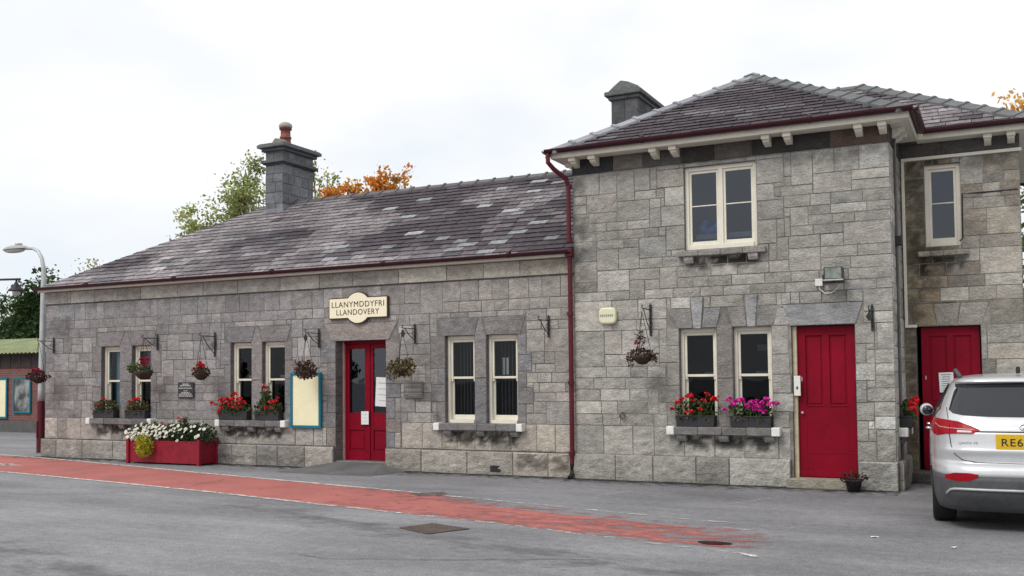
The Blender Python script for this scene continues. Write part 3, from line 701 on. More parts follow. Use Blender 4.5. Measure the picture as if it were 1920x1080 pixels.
g = MB(); g.tube([F0(-10.86, 1.0, dd + .012), F0(-10.86, .96, dd + .03), F0(-10.86, .86, dd + .03), F0(-10.86, .82, dd + .012)], .008); g.build('handle', STEEL, o)
mb = MB(); mb.boxp(F0, D1[0] + .002, D1[0] + .044, .13, 2.418, dd - .05, dd + .035); part(mb, 'door_frame', PINKWOOD, hall, bevel=.004)
mb = MB(); mb.boxp(F0, D1[0] + .001, D1[1] - .001, 0, .145, -.34, .02, (.2, .19, .18)); part(mb, 'door_step', STONE, hall, bevel=.01)
mb = MB(); mb.face([(-11.35, -.02, .135), (-10.3, -.02, .135), (-9.9, -1.05, .003), (-12.0, -1.0, .003)]); mb.face([(-11.35, -.02, .135), (-12.0, -1.0, .003), (-12.1, -.1, .003)]); mb.face([(-10.3, -.02, .135), (-9.75, -.1, .003), (-9.9, -1.05, .003)])
structure(mb.build('path', mat('ramp asphalt', (.125, .122, .125, 1), rough=.9, nscale=2, namt=.2, n2=50, n2amt=.3, bump=.4, bscale=80)))

# ================================================================ two-storey house
house = thing('station_house', 'tall two-storey stone station house with two plain red doors and cream bracketed eaves', 'building', (-4, 0, 0))
GX0, GX1, GY, GT = -6.42, -1.40, -.05, 5.09
WY, WX1 = 1.52, .31
rng = random.Random(21)
P0 = FP(GY); PW = FP(WY); PR = RP(GX1)
W4 = [(-4.615, -4.01), (-3.755, -3.155)]; D2 = (-2.86, -1.94); UW = (-4.49, -3.34, 3.70, 5.03)
D3 = (-1.215, -.285); UW2 = (-1.035, -.515, 3.70, 5.0)
gb = (.322, .310, .285)
STAINS += [(-4.75, -3.1, .45, .78, .85), (-4.55, -3.25, 3.3, 3.6, .9), (-6.45, -5.9, 3.5, 4.3, .3), (-6.5, -6.1, 2.9, 5.1, .3), (-1.42, -.75, 2.9, 5.1, .55), (-1.42, -1.0, .4, 3.0, .5), (-1.2, -.4, 3.2, 3.55, .75), (-6.5, -1.4, 0, .14, .7), (-2.0, -1.4, 0, .45, .35), (-3.0, -1.4, 4.8, 5.1, .35), (-1.5, .3, 4.8, 5.1, .4)]
colB = colfun(rng, gb, .11, .010, .12); colGd = colfun(rng, (.245, .233, .220), .06, .02, 0)
def colG(u, z):
    c = colB(); k = 1.12 if z < 2.6 else 1.0
    return tuple(x * k for x in c)
def colGS(f=1.0): return tuple(x * f for x in colGd())
MG = (.20, .19, .17)
mb = MB(); ops = [(a, c, *WZ) for a, c in W4] + [(D2[0], D2[1], 0, 2.44), UW]
sheet(mb, P0, GX0, GX1, 0, 5.37, ops, .34, MG, (.2, .19, .18), rng)
res = []; (a0, a1), (b0, b1) = W4; pm = (a1 + b0) / 2
jamb(mb, P0, a0, -1, .89, 2.45, res, colG0 if False else (lambda f=1: tuple(x * .95 for x in colB())), rng, (.2, .36)); jamb(mb, P0, b1, 1, .89, 2.45, res, lambda f=1: tuple(x * 1.05 for x in colB()), rng, (.27, .29))
block(mb, P0, rect(a1, b0, .89, 1.65), colGS(.85), .012, .003, .008, .002, rng); block(mb, P0, [(a1, 1.65), (b0, 1.65), (b0, 2.46), (pm + .03, 2.68), (pm - .03, 2.68), (a1, 2.46)], colGS(.88), .014, .003, .008)
for (x0, x1) in W4:             # split lintels with projecting keystones
    xm = (x0 + x1) / 2; L0 = x0 - .2 if x0 == a0 else pm + .045; L1 = x1 + .2 if x1 == b1 else pm - .045
    block(mb, P0, [(x0 - .01, 2.45), (xm - .07, 2.45), (xm - .1, 2.77), (L0, 2.77)], colGS(1.0), .010, .003, .006, .002, rng)
    block(mb, P0, [(xm + .07, 2.45), (x1 + .01, 2.45), (L1, 2.77), (xm + .1, 2.77)], colGS(1.0), .010, .003, .006, .002, rng)
    block(mb, P0, [(xm - .065, 2.44), (xm + .065, 2.44), (xm + .105, 2.945), (xm - .105, 2.945)], (.33, .33, .335), .035, .002, .006, .001, rng)
    res.append((xm - .105, xm + .105, 2.45, 2.945))
res += [(a0 - .2, b1 + .16, 2.45, 2.77), (a1, b0, .89, 2.45)]
block(mb, P0, [(b1 + .02, 2.45), (D2[0] - .01, 2.45), (-2.94, 2.72), (-3.06, 2.72)], colG(0, 1), .012, .003, .008); 
res.append((b1, D2[0], 2.45, 2.77))
jamb(mb, P0, D2[1], 1, .42, 2.44, res, lambda f=1: colB(), rng, (.26, .17))
block(mb, P0, [(D2[0] - .02, 2.44), (D2[1] + .02, 2.44), (D2[1] + .13, 2.77), (D2[0] - .13, 2.77)], (.27, .272, .28), .014, .003, .006, .003, rng); res.append((D2[0] - .13, D2[1] + .13, 2.44, 2.77))
jamb(mb, P0, UW[0], -1, 3.72, 5.03, res, lambda f=1: colB(), rng, (.3, .42)); jamb(mb, P0, UW[1], 1, 3.72, 5.03, res, lambda f=1: colB(), rng, (.3, .42))
res += ops + [(D2[0] - .04, D2[0], .42, 2.44)]
courses(mb, P0, GX0, GX1, .42, .89, res, colG, rng, (.2, .26), (.3, .62), .0, (.006, .02), .014)
courses(mb, P0, GX0, GX1, .89, 2.45, res, colG, rng, (.16, .23), (.26, .58), .2, (.004, .013), .012)
courses(mb, P0, GX0, GX1, 2.45, 2.95, res, colG, rng, (.16, .18), (.3, .7), .1, (.004, .016), .008)
courses(mb, P0, GX0, GX1, 2.95, GT, res, colG, rng, (.14, .19), (.24, .58), .28, (.004, .012), .008)
# return wall and recessed bay front
RW = (.42, .95, .89, 2.45)
sheet(mb, PR, GY, WY, 0, 5.37, [RW], .3, MG, (.2, .19, .18), rng); courses(mb, PR, GY, WY, .42, GT, [RW], colG, rng, (.18, .28), (.3, .6), .1, (.003, .012), .008)
colW0 = colfun(rng, (.285, .264, .232), .16, .035, .12)
def colW(u, z):
    c = colW0(); k = 1.0
    if u < -.75: c = (c[0] * .84, c[1] * .77, c[2] * .66)
    if u > 0: c = tuple(x * 1.05 for x in c)
    return c
opw = [(D3[0], D3[1], 0, 2.44), UW2]; resw = list(opw)
sheet(mb, PW, GX1, WX1, 0, 5.5, opw, .3, MG, (.19, .17, .14), rng)
block(mb, PW, [(D3[0] - .02, 2.44), (-.9, 2.44), (-.96, 2.8), (D3[0] - .13, 2.8)], colW(-1, 1), .01, .003, .006, .002, rng); block(mb, PW, [(-.9, 2.44), (-.62, 2.44), (-.56, 2.8), (-.96, 2.8)], colW(-.5, 1), .012, .003, .006, .002, rng); block(mb, PW, [(-.62, 2.44), (D3[1] + .02, 2.44), (D3[1] + .13, 2.8), (-.56, 2.8)], colW(-.5, 1), .01, .003, .006, .002, rng)
resw.append((D3[0] - .13, D3[1] + .13, 2.44, 2.8))
courses(mb, PW, GX1, WX1, .42, 2.44, resw, colW, rng, (.2, .3), (.3, .5), .1, (.004, .014), .009); courses(mb, PW, GX1, WX1, 2.44, 5.12, resw, colW, rng, (.15, .22), (.24, .5), .2, (.004, .013), .008)
PE = RP(WX1); sheet(mb, PE, WY, 6.3, 0, 5.4, [], .3, MG, MG, rng); courses(mb, PE, WY, 6.3, 0, 5.3, [], colW, rng, (.2, .3), (.4, .7), .1)
part(mb, 'wall', [STONE, MORTAR], house)
mb = MB(); mb.face([(GX0, GY, 0), (GX0, 6.5, 0), (GX0, 6.5, 5.4), (GX0, GY, 5.4)], gb); mb.face([(GX0, 6.5, 0), (WX1, 6.5, 0), (WX1, 6.5, 5.4), (GX0, 6.5, 5.4)], gb)
u = GY
courses(mb, lambda q, z, d: (GX0 - d, q, z), GY, 2.2, 3.7, GT, [], colG, rng); part(mb, 'side_wall', STONE, house)
mb = MB()
for zz in ((.05, 2.95), (3.05, 5.2)):
    mb.face([(GX0 + .1, 2.6, zz[0]), (GX1, 2.6, zz[0]), (GX1, 2.6, zz[1]), (GX0 + .1, 2.6, zz[1])]); mb.face([(GX0 + .1, .35, zz[1]), (GX1 - .1, .35, zz[1]), (GX1 - .1, 2.6, zz[1]), (GX0 + .1, 2.6, zz[1])]); mb.face([(GX0 + .1, .35, zz[0]), (GX1 - .1, .35, zz[0]), (GX1 - .1, 2.6, zz[0]), (GX0 + .1, 2.6, zz[0])])
    mb.face([(GX1 - .01, 3.2, zz[0]), (WX1 - .1, 3.2, zz[0]), (WX1 - .1, 3.2, zz[1]), (GX1 - .01, 3.2, zz[1])])
part(mb, 'inner_wall', DARKROOM, house)
# plinth
for P, a, c in ((P0, GX0 - .04, D2[0] - .04), (P0, D2[1] + .02, GX1 + .02), (PR, GY, WY), (PW, GX1, D3[0]), (PW, D3[1], WX1 + .05)):
    mb = MB(); Pp = (lambda P: lambda q, z, d: P(q, z, d + .08))(P)
    mb.boxp(P, a, c, 0, .42, .001, .066, MG); u = a
    while u < c - 1e-6:
        e_ = u + rng.uniform(.5, .95); e_ = c if c - e_ < .4 else e_
        f_ = rng.uniform(.80, .98); cc = tuple(x * f_ for x in (colG(0, 1) if P is not PW else colW(-1, 1)))
        block(mb, Pp, rect(u, e_, 0, .415), cc, .010, .003, .010, .015, rng, .05)
        block(mb, (lambda P: lambda q, z, d: P(q, .417 + d, z))(P), rect(u, e_, .0, .085), cc, .004, .003, .004, 0, rng); u = e_
    part(mb, 'plinth', STONE, house)
# frieze below the eaves
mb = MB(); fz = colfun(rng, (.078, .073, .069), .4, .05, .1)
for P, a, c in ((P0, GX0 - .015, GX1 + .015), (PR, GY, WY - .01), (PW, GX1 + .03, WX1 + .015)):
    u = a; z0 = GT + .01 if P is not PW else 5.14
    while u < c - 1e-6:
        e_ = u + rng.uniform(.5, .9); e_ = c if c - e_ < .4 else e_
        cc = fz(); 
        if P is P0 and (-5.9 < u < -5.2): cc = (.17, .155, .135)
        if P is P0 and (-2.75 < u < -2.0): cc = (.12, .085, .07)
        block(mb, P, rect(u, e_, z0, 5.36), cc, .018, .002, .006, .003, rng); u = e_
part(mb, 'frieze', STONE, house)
mb = MB(); mb.boxp(PW, GX1 + .03, WX1 + .04, 5.085, 5.135, .0, .05); mb.boxp(PW, GX1 + .03, GX1 + .075, 2.44, 5.084, .016, .05); mb.boxp(PW, GX1 + .03, D3[0] + .02, 2.425, 2.47, .016, .055); part(mb, 'cable_trunking', CREAM, house, bevel=.004)
# soffit, fascia, brackets
FX0, FX1, FY, WFY = -6.66, -1.12, -.36, 1.2
WFX1 = .58
mb = MB()
mb.box(FX0, FX1, FY, GY + .05, 5.355, 5.375); mb.box(FX0, GX0 + .03, GY + .051, 6, 5.355, 5.375); mb.box(GX1 - .03, FX1, GY + .051, WFY + .1, 5.355, 5.375); mb.box(FX1 + .001, WFX1, WFY, WY + .05, 5.355, 5.375); mb.box(WX1 - .02, WFX1, WY + .051, 6, 5.355, 5.375)
part(mb, 'soffit', CREAM, house)
mb = MB(); ft = 5.455
mb.box(FX0, FX1, FY - .022, FY - .001, 5.345, ft); mb.box(FX0 - .022, FX0 - .001, FY - .022, 6, 5.345, ft); mb.box(FX1 + .001, FX1 + .022, FY - .022, WFY - .022, 5.345, ft); mb.box(FX1 + .023, WFX1, WFY - .022, WFY - .001, 5.345, ft); mb.box(WFX1 + .001, WFX1 + .022, WFY - .022, 6, 5.345, ft)
part(mb, 'fascia', CREAM, house, bevel=.004)
def bracket(u, P, reach):
    q = MB(); prof = [(0.02, 5.354), (reach, 5.354), (reach, 5.30), (reach - .05, 5.29), (reach - .06, 5.255), (reach - .12, 5.235), (.07, 5.22), (0.02, 5.21)]
    q.prism(prof, lambda a, z, d: P(u + d, z, a), -.05, .05); q.boxp(P, u - .06, u + .06, 5.285, 5.354, reach - .09, reach + .01)
    o = part(q, 'eaves_bracket', CREAM, house, bevel=.004); return o
for u in (-6.33, -5.98, -4.93, -4.60, -3.14, -2.82, -1.80, -1.47): bracket(u, P0, .27)
for u in (-.11, .21): bracket(u, PW, .27)
for q in (.25, .6): bracket(q, PR, .18)
for q in (.1, .45): bracket(q, (lambda u, z, d: (GX0 - d, u, z)), .18)
mb = MB(); gz = 5.485
gutter(mb, [(FX0 - .09, 6, gz), (FX0 - .09, FY - .09, gz), (FX1 + .09, FY - .09, gz), (FX1 + .09, WFY - .09, gz), (WFX1 + .09, WFY - .09, gz), (WFX1 + .09, 6, gz)], .068)
part(mb, 'gutter', MAROON, house, smooth=True)
# roofs: front pavilion (hipped) and the cross wing behind it
TS = .577; ez = 5.46
mb = MB(); x0, x1, y0 = FX0 - .04, FX1 + .04, FY - .04; hw = (x1 - x0) / 2; xm = (x0 + x1) / 2; fr = 2.80; zr = ez + TS * hw + .02; ls = math.hypot(1, TS)
sf = (zr - ez) / fr; lsf = math.hypot(1, sf)
slate_roof(mb, (x0, y0, ez), (1, 0, 0), (0, 1, sf), [(0, 0), (2 * hw, 0), (hw, fr * lsf)], slatecol('house'), random.Random(11), .17, (.24, .36))
slate_roof(mb, (x0, 6.2, ez), (0, -1, 0), (1, 0, (zr - ez) / hw), [(0, 0), (6.2 - y0, 0), (6.2 - y0 - fr, hw * math.hypot(1, (zr - ez) / hw)), (0, hw * math.hypot(1, (zr - ez) / hw))], slatecol('wing'), random.Random(12), .2, (.26, .4))
slate_roof(mb, (x1, y0, ez), (0, 1, 0), (-1, 0, (zr - ez) / hw), [(0, 0), (6.2 - y0, 0), (6.2 - y0, hw * math.hypot(1, (zr - ez) / hw)), (fr, hw * math.hypot(1, (zr - ez) / hw))], slatecol('wing'), random.Random(13), .2, (.26, .4))
wx1, wy0 = WFX1 + .04, WFY - .04; wr = 2.82; zw = ez + .573 * wr
slate_roof(mb, (-5.0, wy0, ez), (1, 0, 0), (0, 1, .573), [(3.95, 0), (5.0 + wx1, 0), (5.0 + wx1 - wr, wr * math.hypot(1, .573)), (1.0, wr * math.hypot(1, .573)), (1.0, 1.9)], slatecol('wing'), random.Random(14), .2, (.26, .4))
slate_roof(mb, (wx1, wy0, ez), (0, 1, 0), (-1, 0, .573), [(0, 0), (2 * wr, 0), (wr, wr * math.hypot(1, .573))], slatecol('wing'), random.Random(15), .2, (.26, .4))
slate_roof(mb, (wx1, wy0 + 2 * wr, ez), (-1, 0, 0), (0, -1, .573), [(0, 0), (5, 0), (5, wr * math.hypot(1, .573)), (wr, wr * math.hypot(1, .573))], slatecol('wing'), random.Random(16), .22, (.3, .4))
roof = part(mb, 'roof', SLATE, house)
mb = MB(); A1 = Vector((xm, y0 + fr, zr)); gr = (.26, .265, .29); gd = (.125, .13, .135)
hipn = lambda sx, sy, k=.5: (Vector((sx, sy, 0)).normalized() + Vector((0, 0, -k)))
ridge_tiles(mb, (x0, y0, ez + .01), A1, hipn(1, -1, .42), hipn(-1, 1, .42), rng, gr, .21, .43)
ridge_tiles(mb, (x1, y0, ez + .01), A1, hipn(-1, -1, .42), hipn(1, 1, .42), rng, gd, .21, .36)
ridge_tiles(mb, A1, (xm, 6.2, zr), (-1, 0, -TS), (1, 0, -TS), rng, gd, .22, .43)
A2 = Vector((wx1 - wr, wy0 + wr, zw))
ridge_tiles(mb, (wx1, wy0, ez + .01), A2, hipn(-1, -1, .42), hipn(1, 1, .42), rng, gd, .21, .4)
ridge_tiles(mb, A2, (-3.6, wy0 + wr, zw), (0, -1, -.57), (0, 1, -.57), rng, gd, .17, .43)
child(mb, 'ridge_tiles', RIDGE, roof)
# rear chimney
cx0, cx1, cy0, cy1 = -6.82, -6.27, 2.9, 4.4
mb = MB(); stack(mb, cx0, cx1, cy0, cy1, 5.4, 7.22, colfun(rng, (.105, .11, .118), .14, .02, 0), rng, (.22, .3))
chim = part(mb, 'chimney', STONE, house)
mb = MB(); dk = (.12, .125, .13); slab(mb, .05, 7.17, 7.24, dk, (cx0, cx1), (cy0, cy1)); slab(mb, .11, 7.241, 7.33, (.13, .135, .14), (cx0, cx1), (cy0, cy1))
mb.prism([(cx0 - .06, 7.331), (cx1 + .06, 7.331), (cx1 + .02, 7.4), (-6.45, 7.50), (-6.6, 7.54), (-6.72, 7.46)], lambda u, z, d: (u, d, z), cy0 - .06, cy1 + .05, (.16, .165, .165)); child(mb, 'chimney_cap', STONE, chim, bevel=.02)
# windows and sills of the house
HI = Matrix.Translation(-house.location)
for i, (a, c) in enumerate(W4):
    o = sash_window(house, P0, a, c, *WZ, rec=.095); o.matrix_parent_inverse = HI
    q = MB(); q.boxp(P0, a + .13, c - .13, 1.72, 1.76, -1.0, -.98); q.build('curtain_rail', CURTAIN, o)
    if i: q = MB(); q.boxp(P0, a + .14, c - .2, 2.1, 2.2, -1.2, -1.1); q.build('shelf', CURTAIN, o)
o = sash_window(house, PR, RW[0], RW[1], RW[2], RW[3], rec=.12); o.matrix_parent_inverse = HI
o = sill(house, P0, -4.81, -3.03, .77, .895, .15, (-4.57, -3.9, -3.2), (.19, .182, .178), True, .13, rng); o.matrix_parent_inverse = HI
o = sill(house, PR, .22, 1.15, .77, .895, .13, (.4, .95), (.16, .15, .14), True, .12, rng); o.matrix_parent_inverse = HI
o = sill(house, P0, -4.6, -3.2, 3.585, 3.675, .12, (-4.42, -3.4), (.28, .265, .245), False, 0, rng); o.matrix_parent_inverse = HI
o = sill(house, PW, -1.15, -.42, 3.54, 3.62, .1, (), (.3, .27, .22), False, 0, rng); o.matrix_parent_inverse = HI
def casement(P, u0, u1, z0, z1, lights, rec=.05):
    q = MB(); fw = .06
    q.boxp(P, u0, u0 + fw, z0, z1, -rec - .1, -rec); q.boxp(P, u1 - fw, u1, z0, z1, -rec - .1, -rec); q.boxp(P, u0 + fw, u1 - fw, z1 - fw, z1, -rec - .1, -rec); q.boxp(P, u0 + fw, u1 - fw, z0, z0 + .075, -rec - .1, -rec + .02)
    w_ = (u1 - u0 - 2 * fw - .07 * (lights - 1)) / lights; panes = []
    for i in range(lights):
        a = u0 + fw + i * (w_ + .07); c = a + w_
        if i: q.boxp(P, a - .07, a, z0 + .075, z1 - fw, -rec - .1, -rec)
        d = -rec - .025
        q.boxp(P, a + .001, a + .04, z0 + .076, z1 - fw - .001, d - .04, d); q.boxp(P, c - .04, c - .001, z0 + .076, z1 - fw - .001, d - .04, d); q.boxp(P, a + .04, c - .04, z1 - fw - .045, z1 - fw - .001, d - .039, d - .001); q.boxp(P, a + .04, c - .04, z0 + .076, z0 + .135, d - .039, d - .001)
        zm = (z0 + z1) / 2 + .04; q.boxp(P, a + .04, c - .04, zm - .009, zm + .009, d - .035, d - .004); panes.append((a + .04, c - .04, z0 + .13, z1 - fw - .04, d - .02))
    o = part(q, 'window', CREAM, house, bevel=.004)
    for a, c, za, zb, d in panes:
        g = MB(); g.face([P(a, za, d), P(c, za, d), P(c, zb, d), P(a, zb, d)]); g.build('pane', GLASSUP, o)
    return o
o = casement(P0, *UW, 2)
q = MB(); q.boxp(P0, UW[0] + .1, UW[1] - .1, 3.9, 3.98, -.5, -.3); q.build('window_board', CURTAIN, o)
q = MB()
for (u, z, s) in ((-4.28, 4.08, .07), (-4.25, 4.17, .05), (-4.13, 4.06, .06), (-4.05, 4.1, .075), (-4.02, 4.2, .05), (-4.2, 4.03, .05), (-3.98, 4.04, .05)):
    q.lathe(u, GY + .36, [(0, z - s)] + [(s * math.sin(t), z - s * math.cos(t)) for t in (.4, .8, 1.2, 1.57, 2, 2.4, 2.8)] + [(0, z + s)], 10)
q.build('soft_toys', TOYB, o, smooth=True)
casement(PW, *UW2, 1)
# doors
def red_door(P, D, z0, z1, d):
    q = MB(); a, c = D[0] + .065, D[1] - .02; xm_ = (a + c) / 2; zt = 1.22
    q.boxp(P, a, a + .12, z0, z1, d - .045, d); q.boxp(P, c - .12, c, z0, z1, d - .045, d); q.boxp(P, xm_ - .05, xm_ + .05, zt, z1 - .14, d - .045, d - .001)
    q.boxp(P, a + .12, c - .12, z1 - .14, z1, d - .045, d - .001); q.boxp(P, a + .12, c - .12, z0, zt, d - .045, d - .002)
    for x0_, x1_ in ((a + .12, xm_ - .05), (xm_ + .05, c - .12)):
        q.boxp(P, x0_, x1_, zt, z1 - .14, d - .044, d - .028); q.boxp(P, x0_ + .03, x1_ - .03, zt + .045, z1 - .185, d - .028, d - .014)
        q.boxp(P, x0_ - .012, x1_ + .012, zt - .005, zt + .018, d - .028, d + .008)
    q.boxp(P, a + .02, c - .02, z0 + .36, z0 + .372, d - .002, d + .003); q.boxp(P, a + .02, c - .02, z0 + .01, z0 + .09, d - .001, d + .012)
    o = part(q, 'door', REDGLOSS, house, bevel=.005)
    k = MB(); k.lathe(0, 0, [(0, 0), (.014, .002), (.012, .012), (.022, .03), (.018, .042), (0, .046)], 12); h = k.build('handle', STEEL, o, smooth=True)
    h.location = P(a + .06, 1.12, d); h.rotation_euler = (R(90), 0, 0)
    k = MB(); k.boxp(P, a + .05, a + .065, 1.6, 1.66, d, d + .006); k.build('keyhole_plate', STEEL, o)
    return o
red_door(P0, D2, .15, 2.43, -.12); red_door(PW, D3, .17, 2.43, -.1)
mb = MB(); mb.boxp(P0, D2[0] + .003, D2[0] + .064, .13, 2.438, -.2, -.06); part(mb, 'door_frame', mat('aged cream frame', S(190, 178, 150), rough=.6, namt=.2), house, bevel=.004)
mb = MB(); mb.boxp(P0, D2[0] - .08, D2[1] + .04, 0, .145, -.3, .16, (.3, .27, .22)); part(mb, 'door_step', STONE, house, bevel=.015); mb = MB(); mb.boxp(PW, D3[0] - .15, D3[1] + .15, 0, .165, -.3, .3, (.14, .13, .12)); part(mb, 'door_step', STONE, house, bevel=.015)
# rainwater pipes
mb = MB()
mb.tube([(-6.70, FY - .09, 5.44), (-6.70, FY - .09, 5.28), (-6.64, -.36, 5.18), (-6.48, -.2, 5.02), (-6.46, -.16, 4.9), (-6.46, -.16, 3.95)], .04, 10)
mb.tube([(-6.46, -.16, 3.82), (-6.46, -.13, 3.6), (-6.46, -.13, .25)], .042, 10)
for z in (4.9, 3.98, 2.75, 1.6, .42): mb.tube([(-6.46, -.145, z - .03), (-6.46, -.145, z + .03)], .056, 10)
mb.box(-6.52, -6.40, -.21, -.10, 3.72, 3.84)
dp = part(mb, 'downpipe', MAROON2, house, smooth=False)
mb = MB(); mb.tube([(-6.46, -.13, .25), (-6.46, -.13, .08), (-6.46, -.24, .02)], .046, 10, (1, 1, 1)); part(mb, 'pipe_shoe', IRON, house)
mb = MB(); mb.tube([PW(-.545, 3.76, .012), PW(-.5, 3.8, .012), PW(-.49, 4.5, .012), PW(-.2, 4.495, .014), PW(.285, 4.5, .012)], .012, 6); part(mb, 'wall_cable', IRON, house)
mb = MB(); mb.box(-1.395, -1.29, .35, .5, 3.62, 3.76); part(mb, 'hopper_head', IRON, house, bevel=.01); mb = MB(); mb.tube([(-1.365, .42, 5.3), (-1.365, .42, 3.7), (-1.365, .42, .1)], .02, 8); part(mb, 'waste_pipe', CLADPIPE, house)

# ================================================================ things on and beside the walls
rng = random.Random(5)
def leafmass(mb, c, r, n, size, cols, rng, shell=.55, asp=.6, flat=None):
    for _ in range(n):
        while True:
            p = Vector((rng.uniform(-1, 1), rng.uniform(-1, 1), rng.uniform(-1, 1)))
            if shell ** 2 * rng.random() < p.length_squared < 1: break
        q = (c[0] + p.x * r[0], c[1] + p.y * r[1], c[2] + p.z * r[2])
        if flat is not None and q[2] < flat: continue
        cc = rng.choice(cols); k = rng.uniform(.7, 1.3)
        mb.leaf(q, size * rng.uniform(.6, 1.3), rng, tuple(x * k for x in cc), asp)
GREEN = [(.045, .085, .022), (.07, .12, .03), (.095, .14, .045), (.03, .06, .02), (.10, .11, .05)]
OLIVE = [(.07, .075, .03), (.10, .10, .04), (.05, .06, .025), (.14, .09, .04)]
BROWN = [(.075, .035, .025), (.10, .055, .035), (.05, .025, .02), (.12, .075, .05)]
MAR = [(.085, .02, .025), (.06, .015, .02), (.045, .03, .02), (.10, .03, .03)]
RED = [(.62, .012, .018), (.72, .03, .025), (.5, .008, .02)]
MAG = [(.62, .015, .30), (.70, .05, .40), (.5, .01, .26)]
PINK = [(.62, .22, .26), (.55, .12, .15)]
CRIM = [(.30, .008, .04), (.4, .02, .06)]
heads = {}
def flower_head(parent, p, kind, cols, s=1.0):
    if kind not in heads:
        r2 = random.Random(hash(kind) % 97 if False else len(heads) + 3); q = MB()
        for i in range(26):
            a, e_ = r2.uniform(0, 2 * math.pi), r2.uniform(-.3, 1.4); d = Vector((math.cos(a) * math.cos(e_), math.sin(a) * math.cos(e_), math.sin(e_) * .75))
            q.leaf(d * .036, .036, r2, r2.choice(cols), .9)
        q.tube([(0, 0, .01), (.005, 0, -.05), (.0, 0, -.12)], .003, 4, (.06, .10, .03))
        o = q.build('flower_head', PETAL, parent); heads[kind] = o
    else:
        o = heads[kind].copy(); col.objects.link(o); o.parent = parent
    o.location = p; o.scale = (s, s, s); o.rotation_euler = (rng.uniform(-.4, .4), rng.uniform(-.4, .4), rng.uniform(0, 6))
    return o
def trough(x0, x1, y, label, cols, spots, leaves, fh=.13, rz=0, z=.898, kind='red'):
    L = x1 - x0; t = thing('window_box', label, 'window box', ((x0 + x1) / 2, y, z), rz, 'flower troughs on the window sills')
    q = MB(); D = .17; H = .155
    q.prism([(-L / 2 + .012, 0), (L / 2 - .012, 0), (L / 2, H), (-L / 2, H)], lambda u, zz, d: (u, d, zz), -D / 2, D / 2)
    q.box(-L / 2 - .008, L / 2 + .008, -D / 2 - .008, D / 2 + .008, H + .001, H + .02); q.box(-L / 2 + .06, -L / 2 + .12, -D / 2 + .01, D / 2 - .01, -.012, -.001); q.box(L / 2 - .12, L / 2 - .06, -D / 2 + .01, D / 2 - .01, -.012, -.001)
    q.build('trough', TROUGH, t, bevel=.005)
    q = MB(); leafmass(q, (0, -.01, H + fh * .75), (L / 2 + .06, .13, fh), int(420 * L), .06, leaves, rng, .2, .8, H - .06)
    for _ in range(16): q.leaf((rng.uniform(-L / 2, L / 2), -D / 2 - .015, H - rng.uniform(0, .07)), .05, rng, rng.choice(leaves), .8)
    q.build('foliage', LEAF, t)
    for (u, zz, s) in spots: flower_head(t, (u, -.09 + rng.uniform(-.03, .03), zz), kind, cols, s)
    return t
trough(-17.80, -17.16, -.06, 'dark trough under the pale blue blind holding two red geranium heads', RED, [(-.12, .28, 1.2), (.0, .40, 1.2), (.1, .33, .5)], OLIVE + GREEN, .14)
trough(-16.84, -16.24, -.06, 'sparse geranium trough below the green leafed hanging basket, partly hidden by daisies', RED, [(.09, .40, 1.5), (.02, .39, 1.3), (-.17, .36, .8), (.2, .47, .6), (-.1, .29, .7)], OLIVE + [(.12, .13, .04)], .14)
sp = [(rng.uniform(-.36, .34), rng.uniform(.23, .42), rng.uniform(1.1, 1.6)) for _ in range(17)] + [(-.52, .33, 1.2), (-.44, .30, .9), (-.33, .18, 1.1), (-.36, .12, 1.0), (.02, .50, 1.3), (.08, .52, 1.2)]
trough(-14.20, -13.46, -.06, 'trough overflowing with many bright red geraniums, the fullest red one', RED, sp, GREEN, .12)
t = trough(-13.27, -12.66, -.06, 'trough with a tall leafy plant and red flowers beside the teal notice board', RED, [(.12, .34, 1.3), (.2, .36, 1.3), (.26, .38, 1.1), (.0, .25, 1.3), (.29, .44, .8), (.15, .24, .9)], GREEN + OLIVE, .15)
q = MB(); leafmass(q, (-.06, -.03, .45), (.13, .1, .26), 190, .06, GREEN, rng, .2, .8); q.build('foliage', LEAF, t)
flower_head(t, (-.04, -.1, .68), 'pink', PINK, 1.2); flower_head(t, (0, -.1, .60), 'pink', PINK, 1.1)
trough(-4.65, -4.03, -.11, 'trough of scattered red geraniums beside the magenta one', RED, [(-.26, .37, 1.3), (-.2, .42, 1.2), (-.08, .47, 1.6), (.2, .50, 1.2), (.31, .42, 1.5), (.14, .40, 1.2), (-.03, .40, .9), (.1, .27, 1.0), (-.06, .23, 1.2), (-.12, .22, 1.0), (-.37, .27, 1.0), (.38, .47, .5)], OLIVE + GREEN, .16)
sp = [(-.31, .42, 1.3), (-.4, .26, 1.1), (-.22, .37, 1.6), (-.13, .40, 1.6), (-.26, .34, 1.3), (.03, .38, 1.2), (.1, .40, 1.0), (.14, .31, 1.7), (0, .30, 1.3), (.08, .26, 1.2), (.19, .24, 1.6), (.25, .42, 1.4), (.32, .35, 1.5), (.40, .36, 1.3), (-.05, .33, 1.0), (.07, .33, 1.0), (-.16, .14, .8), (.2, .38, 1.0)]
trough(-3.79, -3.16, -.11, 'trough of vivid magenta flowers beside the first house door', MAG, sp, GREEN, .15, kind='magenta')
trough(.36, .90, -1.32, 'small red geranium trough on the side sill between the two house doors', RED, [(-.1, .38, 1.3), (-.2, .33, 1.4), (.0, .40, 1.5), (.12, .34, 1.3), (-.26, .27, 1.4), (-.15, .2, 1.2), (.2, .42, 1.0)], GREEN, .15, kind='red')
tb = [o for o in col.objects if o.name.startswith('window_box')][-1]; tb.location = (GX1 + .1, .62, .898); tb.rotation_euler = (0, 0, R(90))
for o in tb.children:
    if o.name.startswith('flower_head'): o.location.x *= 1.0
